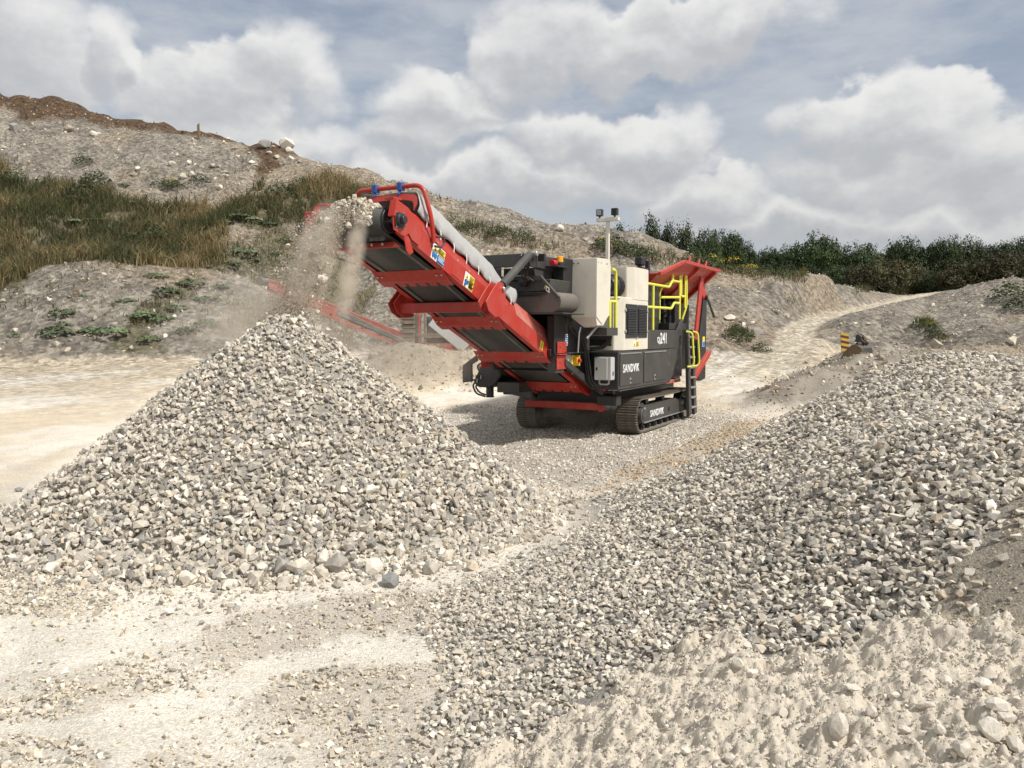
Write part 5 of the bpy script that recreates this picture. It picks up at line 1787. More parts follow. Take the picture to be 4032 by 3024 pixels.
    for da in (0.0, .42):
        MB().prism([(2.62 + da * .9, 2.02), (2.72 + da * .9, 2.02), (3.06 + da, .16), (2.86 + da, .12)], 'b', 1.36, 1.43).build('stringer', 'charcoal_paint', ladder, 0.006)
    for k in range(8):
        t = (k + .4) / 8
        a_ = 2.72 + (3.02 - 2.72) * t
        z_ = 1.95 - 1.78 * t
        MB().box(a_ - .03, a_ + .37 + .05 * t, 1.35, 1.455, z_ - .02, z_ + .02).build('rung', 'galvanised', ladder, 0.003)
    for da in (.0, .44):
        MB().tube([(2.60 + da, 1.40, 1.98), (2.66 + da, 1.52, 1.96), (2.76 + da * .98, 1.54, 1.30), (2.74 + da * .98, 1.50, 1.22), (2.66 + da * .98, 1.42, 1.22)], .022, 10, .08).build('ladder_rail', 'yellow_paint', ladder, smooth=True)
    # ---- flywheel guard, springs, camera post
    fg = MB().prism([(1.20, 1.99), (1.86, 1.99), (1.95, 2.2), (1.98, 2.55), (1.90, 2.85), (1.72, 3.12), (1.24, 3.14)], 'b', .55, 1.02).build('flywheel_guard', 'black_paint', root, 0.02, True)
    for k in range(7):
        z_ = 2.30 + .035 * k
        MB().tube([(2.72 + .07 * math.cos(t), .86 + .07 * math.sin(t), z_ + .03 * t / 6.28) for t in [i * math.pi / 6 for i in range(13)]], .014, 6).build('spring_coil', 'black_paint', root, smooth=True)
    MB().cyl((2.72, .86, 2.2), (2.72, .86, 2.95), .03, n=12).build('tension_rod', 'black_paint', root, smooth=True)
    MB().box(2.66, 2.80, .80, .92, 2.90, 3.0).build('rod_nut', 'yellow_paint', root, 0.01)
    cp = MB().box(2.20, 2.30, .60, .68, 3.0, 3.50).box(1.72, 2.30, .60, .68, 3.28, 3.33).box(1.70, 1.78, .60, .68, 3.05, 3.36).build('camera_post', 'black_paint', root, 0.006)
    MB().box(1.66, 1.90, .56, .72, 3.36, 3.54).build('camera_body', 'black_paint', cp, 0.02)
    MB().cyl((1.88, .60, 3.45), (1.97, .60, 3.45), .06, .06, 16).build('camera_lens', 'dark_hole', cp, 0.006, True)
    # ---- jaw box behind
    MB().box(.6, 2.6, BC - .62, BC + .60, 1.62, 2.95).build('jaw_box', 'black_paint', root, 0.02)


def build_hopper():
    hp = MB()
    zt, zb = 3.45, 2.62
    # flared side walls, sloping front wall and rear wall of sheet steel, each with a rim
    for sg in (1, -1):
        bt, bb = BC + sg * 1.50, BC + sg * .62
        th = .03 * sg
        top = [(.75, 3.06), (2.18, zt), (5.15, zt + .0), (5.15, zt)]
        outer = [(1.15, BC + sg * 1.30, 3.14), (2.18, bt, zt), (5.15, bt, zt), (4.75, bb, zb), (1.50, bb, zb)]
        vs = outer + [(p[0], p[1] - th, p[2] - .006) for p in outer]
        n = len(outer)
        hp._add(vs, [tuple(range(n)), tuple(range(2 * n - 1, n - 1, -1))] + [(i, (i + 1) % n, n + (i + 1) % n, n + i) for i in range(n)])
    hopper = hp.build('feed_hopper', 'red_paint', root, 0.004)
    # front wall
    fw = MB()
    q = [(1.15, BC + 1.28, 3.14), (1.15, BC - 1.28, 3.14), (1.50, BC - .60, zb), (1.50, BC + .60, zb)]
    vs = q + [(p[0] + .025, p[1], p[2]) for p in q]
    fw._add(vs, [(0, 1, 2, 3), (7, 6, 5, 4), (0, 4, 5, 1), (1, 5, 6, 2), (2, 6, 7, 3), (3, 7, 4, 0)])
    fw.build('front_wall', 'red_paint', hopper, 0.003)
    rw = MB()
    q = [(5.15, BC + 1.46, zt), (5.15, BC - 1.46, zt), (4.75, BC - .60, zb), (4.75, BC + .60, zb)]
    vs = q + [(p[0] - .025, p[1], p[2]) for p in q]
    rw._add(vs, [(0, 1, 2, 3), (7, 6, 5, 4), (0, 4, 5, 1), (1, 5, 6, 2), (2, 6, 7, 3), (3, 7, 4, 0)])
    rw.build('rear_wall', 'red_paint', hopper, 0.003)
    for sg in (1, -1):
        bt = BC + sg * 1.50
        # folded rims
        rim = MB()
        for (p, q_) in (((1.15, BC + sg * 1.30, 3.14), (2.18, bt, zt)), ((2.18, bt, zt), (5.17, bt, zt))):
            P, Q = Vector(p), Vector(q_)
            w = Vector((0, sg * .05, 0))
            h = Vector((0, 0, .07))
            vs = [P - w * .5, P + w, P + w - h, P - w * .5 - h, Q - w * .5, Q + w, Q + w - h, Q - w * .5 - h]
            vs = [v + Vector((0, 0, .025)) for v in vs]
            rim._add(vs, [(0, 1, 2, 3), (7, 6, 5, 4), (0, 4, 5, 1), (1, 5, 6, 2), (2, 6, 7, 3), (3, 7, 4, 0)])
        rim.build('rim', 'red_paint', hopper, 0.006)
        for a_ in (2.62, 3.35, 3.95):
            MB().prism([(a_ - .06, 3.48), (a_ + .06, 3.48), (a_ + .09, 3.60), (a_ + .05, 3.60)], 'b', bt - .012, bt + .012).build('rim_lug', 'red_paint', hopper, 0.003)
        # stiffener ribs on the outside
        for a_ in (3.3, 4.75):
            P, Q = Vector((a_ + .1, BC + sg * 1.47, 3.40)), Vector((a_, BC + sg * .66, 2.66))
            w = Vector((.06, 0, 0))
            o_ = Vector((0, sg * .07, -.03))
            vs = [P - w, P + w, P + w + o_, P - w + o_, Q - w, Q + w, Q + w + o_, Q - w + o_]
            MB()._add(vs, [(0, 1, 2, 3), (7, 6, 5, 4), (0, 4, 5, 1), (1, 5, 6, 2), (2, 6, 7, 3), (3, 7, 4, 0)]).build('stiffener', 'red_paint', hopper, 0.004)
        # folding stay and its carrier
        b_ = BC + sg * 1.27
        st = MB().prism([(3.80, 1.80), (4.00, 1.80), (4.52, 3.28), (4.46, 3.42), (4.30, 3.42)], 'b', min(b_, b_ + sg * .05), max(b_, b_ + sg * .05))
        st.build('hopper_stay', 'red_paint', hopper, 0.008)
        MB().prism([(4.52, 3.36), (4.80, 3.36), (4.95, 2.95), (5.10, 2.90), (5.02, 2.74), (4.86, 2.72), (4.62, 2.88)], 'b', BC + sg * 1.22 - .02, BC + sg * 1.22 + .02).build('hinge_plate', 'red_paint', hopper, 0.006)
        MB().cyl((4.95, BC + sg * 1.10, 2.80), (4.95, BC + sg * 1.30, 2.80), .06, n=16).build('hinge_pin', 'black_paint', hopper, 0.006, True)
    # feeder chassis below: black end posts, red lower chute
    fdr = MB().box(2.9, 4.6, BC - .88, BC + .88, 1.62, 2.60).build('feeder', 'black_paint', root, 0.01)
    for sg in (1, -1):
        b_ = BC + sg * 1.18
        MB().prism([(4.35, .95), (4.62, .80), (5.05, .84), (5.08, 2.78), (4.80, 2.80), (4.62, 2.2), (4.42, 1.7)], 'b', b_ - .06, b_ + .06).build('end_post', 'black_paint', fdr, 0.008)
        MB().prism([(3.0, 1.1), (4.4, 1.1), (4.5, 2.0), (4.5, 2.62), (3.0, 2.62)], 'b', BC + sg * .93 - .04, BC + sg * .93 + .04).build('feeder_side', 'black_paint', fdr, 0.008)
    MB().box(3.1, 3.45, BC + .70, BC + 1.05, 1.55, 2.75).build('jack_post', 'black_paint', fdr, 0.01)
    MB().prism([(3.40, 1.05), (3.52, .86), (3.80, .80), (5.22, 1.40), (5.20, 1.52), (5.08, 1.50), (3.85, .98), (3.72, .98), (3.60, 1.08)], 'b', BC + 1.22, BC + 1.32).build('side_chute', 'red_paint', fdr, 0.01)
    MB().box(3.0, 4.4, BC - .8, BC + .8, .80, 1.10).build('under_frame', 'black_paint', fdr, 0.01)
    MB().box(2.15, 3.2, .78, 1.12, .86, .93).build('fuel_step', 'red_dusty', fdr, 0.006)
    MB().tube([(5.0, BC + 1.1, 3.0), (5.35, BC + 1.2, 2.75), (5.75, BC + 1.25, 2.35)], .03, 8, .1).build('hose', 'rubber', fdr, smooth=True)
    b_ = BC + 1.241
    sticker(fdr, [(4.72, -b_, 1.86), (4.92, -b_, 1.86), (4.92, -b_, 1.62), (4.72, -b_, 1.62)], [(0, 1, 0, 1, 'white_print'), (0, .45, 0, .45, 'yellow_print'), (.5, 1, 0, .45, 'yellow_print'), (.1, .9, .5, .95, 'blue_print')])


def build_side_unit():
    """folded side conveyor drive hanging low on the far side"""
    hk = MB().prism([(-1.33, 1.54), (-1.63, 1.34), (-1.63, 1.02), (-1.43, 1.045), (-1.438, 1.365), (-1.318, 1.43)], 'a', -1.64, -1.58)
    hk.box(-1.62, -1.58, -1.42, -1.30, 1.06, 1.09)
    u = hk.build('side_drive', 'charcoal_paint', root, 0.006)
    MB().prism([(-1.40, 1.04), (-1.30, 1.22), (-1.20, 1.42), (-.90, 1.42), (-.80, 1.20), (-.95, 1.00), (-1.05, .94), (-1.30, .95)], 'a', -1.64, -1.30).build('gearbox', 'black_paint', u, 0.02)
    MB().cyl((-1.5, -1.115, 1.0), (-1.5, -1.115, .78), .072, n=18).cyl((-1.5, -1.115, .78), (-1.5, -1.115, .755), .078, n=18).build('side_motor', 'black_paint', u, 0.006, True)
    for pts in ([(-1.62, -1.25, 1.2), (-1.66, -1.30, 1.34), (-1.64, -1.22, 1.40), (-1.6, -1.12, 1.38)], [(-1.6, -1.35, 1.05), (-1.62, -1.42, .98), (-1.6, -1.36, .82), (-1.56, -1.18, .77)],
                [(-1.58, -1.33, 1.0), (-1.6, -1.37, .95), (-1.58, -1.30, .84), (-1.54, -1.18, .80)], [(-1.62, -1.2, 1.15), (-1.67, -1.27, 1.22), (-1.66, -1.26, 1.10), (-1.62, -1.22, 1.06)]):
        MB().tube(pts, .017, 8, .07).build('hose', 'rubber', u, smooth=True)
    for bb, zz in ((-1.33, 1.10), (-1.30, 1.03), (-1.25, 1.28), (-1.22, 1.10)):
        MB().cyl((-1.66, bb, zz), (-1.66, bb + .01, zz + .07), .014, n=8).build('fitting', 'galvanised', u)
    MB().box(-1.6, -.9, -.91, -.45, .86, 1.05).build('belt_pan', 'charcoal_paint', u, 0.006)
    MB().prism([(-.80, .86), (-.22, .90), (-.22, .77), (-.30, .77)], 'a', -1.58, -1.50).build('support_bracket', 'charcoal_paint', u, 0.006)
    MB().prism([(-1.33, 1.40), (-1.26, 1.42), (-1.28, 1.22), (-1.38, 1.20)], 'a', -1.45, -1.42).build('strap', 'yellow_paint', u)
    MB().box(-1.3, .6, BC - .9, BC - .70, .80, 1.35).build('side_frame', 'black_paint', u, 0.01)


build_body()
build_hopper()
build_side_unit()

# ------------------------------------------------------------------ stone on the belt and falling from it
def build_falling():
    r = np.random.default_rng(21)
    # load carried over the head drum
    n = 2600
    t = r.random(n)
    b = -.42 + .72 * r.random(n) ** .9
    s = np.where(t < .5, r.random(n) * 1.2 - .1, 0)
    P = []
    for k in range(n):
        if t[k] < .55:
            a, z = cv(-.10 + r.random() * 1.3, .30 + .14 * max(0, 1 - ((b[k] + .06) / .38) ** 2) * r.random())
        else:
            q = r.random() * 1.9
            R = .175 + .14 * r.random() * max(0.1, 1 - ((b[k] + .08) / .38) ** 2)
            a0, z0 = cv(-.112, .117)
            ang = math.pi / 2 - CA * 0 + q
            a, z = a0 + R * math.cos(ang), z0 + R * math.sin(ang)
        P.append(MW(a, BC + b[k], z))
    size = np.clip(np.exp(r.normal(math.log(.042), .5, n)), .015, .15)
    o = add('belt_load', stone_mesh('belt_load', np.array(P), size, r, PROTO, tint=(.98, .95, .9)))
    tag(o, 'crushed limestone riding over the conveyor head drum', 'gravel', kind='stuff')
    # grit in the falling curtain
    n = 10000
    P, sz = [], []
    for k in range(n):
        P.append(fall_point(r.random() ** .8, r))
        sz.append(min(.035, math.exp(r.normal(math.log(.017), .5))))
    o = add('falling_grit', stone_mesh('falling_grit', np.array(P), np.array(sz), r, PROTO_S, tint=(.72, .67, .60)))
    tag(o, 'fine grit falling in a curtain from conveyor to pile', 'grit', kind='stuff')
    # lumps in mid-air that can be picked out one by one
    for k in range(170):
        u = (k + r.random()) / 170
        p = fall_point(u ** .85, r)
        s = float(np.clip(math.exp(r.normal(math.log(.062), .38)), .03, .15))
        if k in (60, 130):
            s = .15
        v, f = hull_proto(14, 900 + k, .6)
        c = STONE_COL[r.choice(8, p=STONE_W)] * 1.05
        me = mesh_np('falling_stone', v @ rand_rot(1, r)[0].T * s, f, [MATS['stone']], np.repeat(c[None], len(v), 0))
        o = add('falling_stone', me, loc=p)
        if k == 130:
            tag(o, 'large pale lump falling just above the pile top', 'stone', 'stones falling from the conveyor')
        elif k == 60:
            tag(o, 'large grey lump falling halfway between conveyor and pile', 'stone', 'stones falling from the conveyor')
        else:
            tag(o, 'pale stone in mid-air below the conveyor head', 'stone', 'stones falling from the conveyor')


def fall_point(u, r):
    """throw from the head drum: u = 0 at the drum, 1 on the pile"""
    g_ = 9.81
    v = 1.45 + r.normal() * .09
    T = .66
    tt = u * T
    ang = CA + r.normal() * .06
    a = -6.72 - v * math.cos(ang) * tt - .05 * r.random()
    z = 3.46 + v * math.sin(ang) * tt * .4 - .5 * g_ * tt * tt * .68 - .12 * r.random()
    b = BC + float(np.clip(r.normal(-.10, .155), -.42, .26)) * (1 + .25 * u)
    p = MW(a, b, z)
    h = float(pile_h(np.array(p[0]), np.array(p[1])))
    p[2] = max(p[2], h + .03)
    return p


# ------------------------------------------------------------------ distant machines and gear
paint('old_red', (0.42, 0.055, 0.035), 0.6, dust=0.45, dust_col=(0.40, 0.33, 0.26))
paint('old_steel', (0.085, 0.080, 0.072), 0.65, dust=0.4, dust_col=(0.33, 0.28, 0.22))
paint('mud_steel', (0.15, 0.12, 0.085), 0.8, dust=0.6, dust_col=(0.33, 0.27, 0.19))
paint('bucket_steel', (0.030, 0.029, 0.028), 0.5, dust=0.25, dust_col=(0.24, 0.20, 0.15))
paint('rust_steel', (0.16, 0.105, 0.06), 0.8, dust=0.5, dust_col=(0.28, 0.21, 0.14))


def wbox(m, P, Q, w, h):
    """bar of width w and height h from P to Q (world)"""
    P, Q = Vector(P), Vector(Q)
    d = (Q - P).normalized()
    sx = d.cross(Vector((0, 0, 1))).normalized() * w / 2
    up = sx.cross(d).normalized() * h / 2
    vs = [P - sx - up, P + sx - up, P + sx + up, P - sx + up, Q - sx - up, Q + sx - up, Q + sx + up, Q - sx + up]
    m._add([(v.x, -v.y, v.z) for v in vs], [(0, 1, 2, 3), (7, 6, 5, 4), (0, 4, 5, 1), (1, 5, 6, 2), (2, 6, 7, 3), (3, 7, 4, 0)])
    return m


def build_screener():
    """older red tracked screener working behind, long tail conveyor out to the left"""
    Y = 30.0
    rt = bpy.data.objects.new('tracked_screener', None)
    COL.objects.link(rt)
    base = at_Y(1680, 1400, Y)
    rt.location = (base[0], Y, float(terr(np.array(base[0]), np.array(Y))))
    tag(rt, 'dusty red tracked screener with long tail conveyor behind the crusher', 'screener')
    off = Vector(rt.location)

    def L(sx, sy, dy=0.0):
        return Vector(at_Y(sx, sy, Y + dy)) - off
    # tail conveyor: two rails, belt and rollers between
    A, B = L(1050, 1112), L(1590, 1345)
    m = wbox(MB(), L(1050, 1105), L(1590, 1322), .10, .20).build('conveyor_rail', 'old_red', rt, 0.01)
    m = wbox(MB(), L(1055, 1140, -.7), L(1560, 1355, -.7), .10, .13).build('conveyor_rail', 'old_red', rt, 0.01)
    wbox(MB(), L(1045, 1118, -.35), L(1620, 1365, -.35), .60, .05).build('conveyor_belt', 'rubber', rt)
    wbox(MB(), L(1330, 1220, -.75), L(1640, 1370, -.75), .10, .13).build('return_pipe', 'old_steel', rt, 0.01)
    wbox(MB(), L(1055, 1128, -.72), L(1330, 1236, -.72), .06, .26).build('head_plate', 'old_red', rt, 0.01)
    for k in range(9):
        t = (k + .5) / 9
        p = A.lerp(B, t)
        MB().box(p.x - .05, p.x + .05, -p.y, -(p.y - .75), p.z - .16, p.z - .06).build('roller_bracket', 'old_red', rt, 0.01)
    MB().cyl((A.x, -(A.y + .1), A.z), (A.x, -(A.y - .85), A.z), .14, n=16).build('head_drum', 'old_steel', rt, smooth=True)
    # track end seen end-on
    p0, p1 = L(1578, 1225), L(1634, 1400)
    tr = MB().box(p0.x + .04, p1.x - .04, -(p0.y + 2.6), -(p0.y + .06), p1.z, p0.z - .10).build('crawler_track', 'old_steel', rt, 0.02)
    for k in range(10):
        z = p1.z + (p0.z - p1.z) * (k + .5) / 10
        MB().box(p0.x, p1.x, -(p0.y + .10), -(p0.y - .04 - .05 * (k % 2)), z - .07, z + .06).build('track_shoe', 'mud_steel', tr, 0.01)
    MB().box(p0.x - .02, p1.x + .02, -(p0.y + 2.6), -(p0.y - .10), p0.z - .03, p0.z + .07).build('fender', 'old_red', rt, 0.01)
    # chassis, legs, hopper box and chute
    for sx in (1646, 1668, 1790):
        q0, q1 = L(sx, 1215 if sx < 1780 else 1300), L(sx + 9, 1400)
        MB().box(q0.x, q1.x, -(q0.y + .1), -(q0.y - .02), q1.z, q0.z).build('leg', 'old_red' if sx == 1646 else 'mud_steel', rt, 0.01)
    q0, q1 = L(1678, 1245), L(1810, 1320)
    MB().box(q0.x, q1.x + .6, -(q0.y + 1.8), -(q0.y + .15), q1.z, q0.z).build('screen_box', 'old_steel', rt, 0.02)
    q0, q1 = L(1640, 1314), L(1880, 1326)
    MB().box(q0.x, q1.x + .6, -(q0.y + .3), -(q0.y - .06), q1.z, q0.z).build('deck_beam', 'mud_steel', rt, 0.01)
    q0, q1 = L(1670, 1330), L(1900, 1350)
    MB().box(q0.x, q1.x + .8, -(q0.y + 1.6), -(q0.y + .2), q1.z, q0.z).build('engine_bay', 'old_steel', rt, 0.02)
    q0, q1 = L(1640, 1352), L(1960, 1395)
    MB().box(q0.x, q1.x, -(q0.y + 1.2), -(q0.y + .05), q1.z - .5, q0.z).build('chassis_beam', 'old_red', rt, 0.02)
    wbox(MB(), L(1700, 1262, -.5), L(1835, 1372, -.5), .12, .42).build('discharge_chute', 'grey_box', rt, 0.02, label='grey sheet discharge chute')
    wbox(MB(), L(1830, 1350, .2), L(2050, 1440, .2), .5, .22).build('side_conveyor', 'old_red', rt, 0.02)
    wbox(MB(), L(1835, 1368, -.3), L(1960, 1425, -.3), .08, .10).build('side_rail', 'old_steel', rt, 0.01)


def build_bucket():
    Y = 24.3
    rt = bpy.data.objects.new('excavator_bucket', None)
    COL.objects.link(rt)
    b = at_Y(3365, 1446, Y)
    rt.location = (b[0], Y, b[2] - .02)
    rt.scale = (.78, .78, .78)
    rt.rotation_euler = (0, 0, math.radians(-38))
    tag(rt, 'black excavator bucket lying on the ground by the haul road', 'bucket')
    S = .62
    # shell: side profile swept across the width
    w = .62 * 1.15
    prof = [(-.58, .0), (-.30, .06), (.10, .10), (.38, .26), (.50, .52), (.46, .78), (.30, .90), (.10, .92)]
    prof = [(x * .95, z) for x, z in prof]
    inner = [(x * .92 - .01, z * .93 + .035) for x, z in prof]
    sh = MB()
    n = len(prof)
    vs = [(p[0], -w, p[1]) for p in prof] + [(p[0], w, p[1]) for p in prof] + [(p[0], -w, p[1]) for p in inner] + [(p[0], w, p[1]) for p in inner]
    fs = []
    for i in range(n - 1):
        fs += [(i, i + 1, n + i + 1, n + i), (2 * n + i, 3 * n + i, 3 * n + i + 1, 2 * n + i + 1), (i, 2 * n + i, 2 * n + i + 1, i + 1), (n + i, n + i + 1, 3 * n + i + 1, 3 * n + i)]
    fs += [(0, n, 3 * n, 2 * n), (n - 1, 3 * n - 1, 4 * n - 1, 2 * n - 1)]
    sh._add(vs, fs)
    shell = sh.build('shell', 'bucket_steel', rt, 0.01)
    for sg in (-1, 1):
        MB().prism(prof + [(-.18, .66)], 'b', sg * w - .02, sg * w + .02).build('side_plate', 'rust_steel' if sg > 0 else 'bucket_steel', rt, 0.01)
    for k in range(5):
        bb = -w + .12 + k * (2 * w - .24) / 4
        MB().prism([(-.52, .0), (-.52, .09), (-.74, .035), (-.74, .02)], 'b', bb - .05, bb + .05).build('tooth', 'rust_steel', rt, 0.01)
    for sg in (-1, 1):
        MB().prism([(.0, .90), (.38, .86), (.44, .98), (.30, 1.10), (.24, 1.28), (.14, 1.32), (.06, 1.24), (.06, 1.08)], 'b', sg * .20 - .03, sg * .20 + .03).build('hanger_ear', 'bucket_steel', rt, 0.015)
        MB().cyl((.17, sg * .23, 1.22), (.17, sg * .28, 1.22), .07, n=14).build('pin_boss', 'bucket_steel', rt, 0.01, True)
    MB().cyl((.25, -w, .93), (.25, w, .93), .065, n=14).build('torque_tube', 'bucket_steel', rt, smooth=True)
    MB().cyl((.17, -.2, 1.22), (.17, .2, 1.22), .045, n=12).build('pin', 'rust_steel', rt, smooth=True)
    for k in range(10):
        bb = -w + .10 + k * .09
        MB().box(.36, .52, bb - .018, bb + .018, .20, .42).build('wear_bar', 'rust_steel', rt)
    MB().box(.10, .135, w * .45, w * .72, .925, 1.0).build('painted_patch', 'white_print', rt)
    # striped marker board behind
    Y2 = 26.4
    p = at_Y(3330, 1375, Y2)
    mk = bpy.data.objects.new('marker_board', None)
    COL.objects.link(mk)
    gz = float(terr(np.array(p[0]), np.array(Y2)))
    mk.location = (p[0], Y2, gz)
    mk.rotation_euler = (0, math.radians(-4), 0)
    tag(mk, 'upright board with yellow and maroon stripes behind the bucket', 'marker')
    top = at_Y(3330, 1311, Y2)[2] - gz
    bot = at_Y(3330, 1372, Y2)[2] - gz - .1
    wd = .125
    plain('maroon_paint', (0.13, 0.035, 0.03), 0.6)
    paint('marker_yellow', (0.62, 0.42, 0.05), 0.55, dust=0.2)
    MB().box(-.03, .03, -.02, .02, 0, bot + .05).build('post', 'old_steel', mk)
    ns = 7
    for k in range(ns):
        z0 = bot + (top - bot) * k / ns
        z1 = bot + (top - bot) * (k + 1) / ns
        sl = .035
        MB()._add([(-wd, y, z0 + sl) for y in (-.025, .025)] + [(wd, y, z0 - sl) for y in (-.025, .025)] + [(wd, y, z1 - sl) for y in (-.025, .025)] + [(-wd, y, z1 + sl) for y in (-.025, .025)],
                  [(0, 2, 4, 6), (1, 7, 5, 3), (0, 1, 3, 2), (4, 5, 7, 6), (0, 6, 7, 1), (2, 3, 5, 4)]).build('stripe', 'marker_yellow' if k % 2 == 0 else 'maroon_paint', mk)


def surf_at(sx, sy, Y0=20.0, Y1=100.0):
    """where the line of sight through a pixel first meets the terrain beyond Y0"""
    ys = np.linspace(Y0, Y1, 500)
    d = np.array(ray_px(sx, sy))
    P = d[None] * (ys / d[1])[:, None]
    P[:, 2] += CAMH
    z = terr(P[:, 0], P[:, 1])
    hit = np.nonzero(P[:, 2] <= z)[0]
    if not len(hit):
        return None
    i = hit[0]
    return np.array([P[i, 0], P[i, 1], z[i]])


def build_hill_rocks():
    r = np.random.default_rng(31)
    # rubble too small and many to count
    n = 34000
    X = r.random(n) * 120 - 62
    Y = 20 + r.random(n) * 50
    z = terr(X, Y)
    base = 0.9 * sstep(16, 38, Y)
    px, py = project(np.stack([X, Y, z], -1))
    rd, _ = road_dist(X, Y)
    m = (z - base > .35) & (rd > 1.9) & (px > -500) & (px < 4500) & ~in_poly(px, py, VEG_POLY)
    m &= r.random(n) < (0.35 + 1.2 * np.clip(fbm(X / 4, Y / 4, 3, 81) + .15, 0, .6))
    X, Y, z = X[m], Y[m], z[m]
    size = np.clip(np.exp(r.normal(math.log(.15), .48, len(X))), .05, .6)
    P = np.stack([X, Y, z + size * .1], -1)
    o = add('hillside_rubble', stone_mesh('hillside_rubble', P, size, r, PROTO_S, tint=(.98, .95, .90)))
    tag(o, 'grey and cream rubble strewn over the spoil slopes', 'rubble', kind='stuff')
    # loose stone on the low banks round the bucket and on the heap by the screener
    n = 9000
    X = np.concatenate([6 + r.random(n) * 12, -6 + r.random(n // 3) * 8])
    Y = np.concatenate([17 + r.random(n) * 14, 22 + r.random(n // 3) * 5])
    z = terr(X, Y)
    m = (z - 0.9 * sstep(16, 38, Y) > .12) & (r.random(len(X)) < .8)
    X, Y, z = X[m], Y[m], z[m]
    size = np.clip(np.exp(r.normal(math.log(.055), .55, len(X))), .02, .3)
    o = add('bank_rubble', stone_mesh('bank_rubble', np.stack([X, Y, z + size * .1], -1), size, r, PROTO_S, tint=(.92, .86, .76)))
    tag(o, 'small loose stones on the low banks beside the bucket', 'rubble', kind='stuff')
    named = [(1045, 575, 1.25, 'rounded grey boulder on the crest under the small soil heap', (.33, .31, .28)), (1130, 578, 1.35, 'upright white boulder on the hill crest beside the grey one', (.62, .57, .49)),
             (60, 508, .9, 'grey boulder high on the far left slope', (.34, .32, .29)), (272, 515, .9, 'brown slab high on the left slope', (.40, .33, .26)), (368, 533, .6, 'small white boulder high on the left slope', (.68, .63, .55)),
             (2205, 905, .75, 'cream slab on the slope above the cream tank', (.62, .57, .49)), (2925, 1292, .55, 'white rock beside the haul road foot', (.68, .63, .55)),
             (3095, 1248, .45, 'pale rock above the bend in the haul road', (.55, .48, .38))]
    for k, (sx, sy, s, lab, c) in enumerate(named):
        p = surf_at(sx, sy + 4, 33)
        if p is None:
            continue
        v, f = hull_proto(22, 1200 + k, .75, .12)
        me = mesh_np('boulder', v @ flat_rot(1, r, .25)[0].T * s, f, [MATS['stone']], np.repeat(np.array(c)[None], len(v), 0))
        tag(add('boulder', me, loc=(p[0], p[1], p[2] + s * .2)), lab, 'boulder')
    grp = [(745, 640), (760, 690), (800, 665), (835, 655), (870, 660), (790, 700), (720, 700), (890, 690), (1060, 610), (1090, 625), (985, 640), (1140, 600), (1010, 660), (930, 620), (1120, 650), (865, 745), (1180, 640),
           (690, 655), (1150, 625), (905, 705), (530, 700), (540, 680), (1075, 590), (985, 610), (1560, 910), (1700, 880), (3000, 1310), (2960, 1280), (3050, 1235), (2870, 1260)]
    for k, (sx, sy) in enumerate(grp):
        p = surf_at(sx + r.normal() * 6, sy + r.normal() * 4, 33)
        if p is None:
            continue
        s = .35 + .45 * r.random()
        v, f = hull_proto(16, 1300 + k, .65, .2)
        c = STONE_COL[r.choice(8, p=STONE_W)] * 1.1
        me = mesh_np('boulder', v @ flat_rot(1, r, .3)[0].T * s, f, [MATS['stone']], np.repeat(c[None], len(v), 0))
        tag(add('boulder', me, loc=(p[0], p[1], p[2] + s * .15)), 'pale block of stone lying loose on the spoil hillside', 'boulder', 'loose blocks on the hillside')
    p = surf_at(783, 552, 33)
    if p is not None:
        o = MB().prism([(-.09, 0), (.09, 0), (.06, 1.35), (-.10, 1.2)], 'b', -.08, .08).build('fence_post', 'rust_steel', None, 0.02)
        o.location = (p[0], p[1], p[2] - .1)
        tag(o, 'lone dark post standing on the hill crest', 'post')


build_falling()
build_screener()
build_bucket()
build_hill_rocks()

# ------------------------------------------------------------------ plants
def leaf_mat(name, trans=0.35, rough=0.6):
    m, g, b = new_mat(name)
    a = g.n('ShaderNodeAttribute', attribute_name='tint')
    oi = g.n('ShaderNodeObjectInfo')
    k = g.lin(oi.outputs['Random'], 0, 1, 0.72, 1.30)
    c = g.vm('SCALE', a.outputs['Color'], k)
    g.put(b.inputs['Base Color'], c)
    b.inputs['Roughness'].default_value = rough
    b.inputs['Specular IOR Level'].default_value = 0.25
    tr = g.n('ShaderNodeBsdfTranslucent')
    g.put(tr.inputs['Color'], c)
    mx = g.n('ShaderNodeMixShader')
    mx.inputs[0].default_value = trans
    m.node_tree.links.new(b.outputs[0], mx.inputs[1])
    m.node_tree.links.new(tr.outputs[0], mx.inputs[2])
    out = [n for n in m.node_tree.nodes if n.type == 'OUTPUT_MATERIAL'][0]
    m.node_tree.links.new(mx.outputs[0], out.inputs['Surface'])


leaf_mat('leaf', 0.15)
leaf_mat('grass', 0.3, 0.7)
plain('bark', (0.085, 0.068, 0.050), 0.9, 0, 0.3, 12.0)


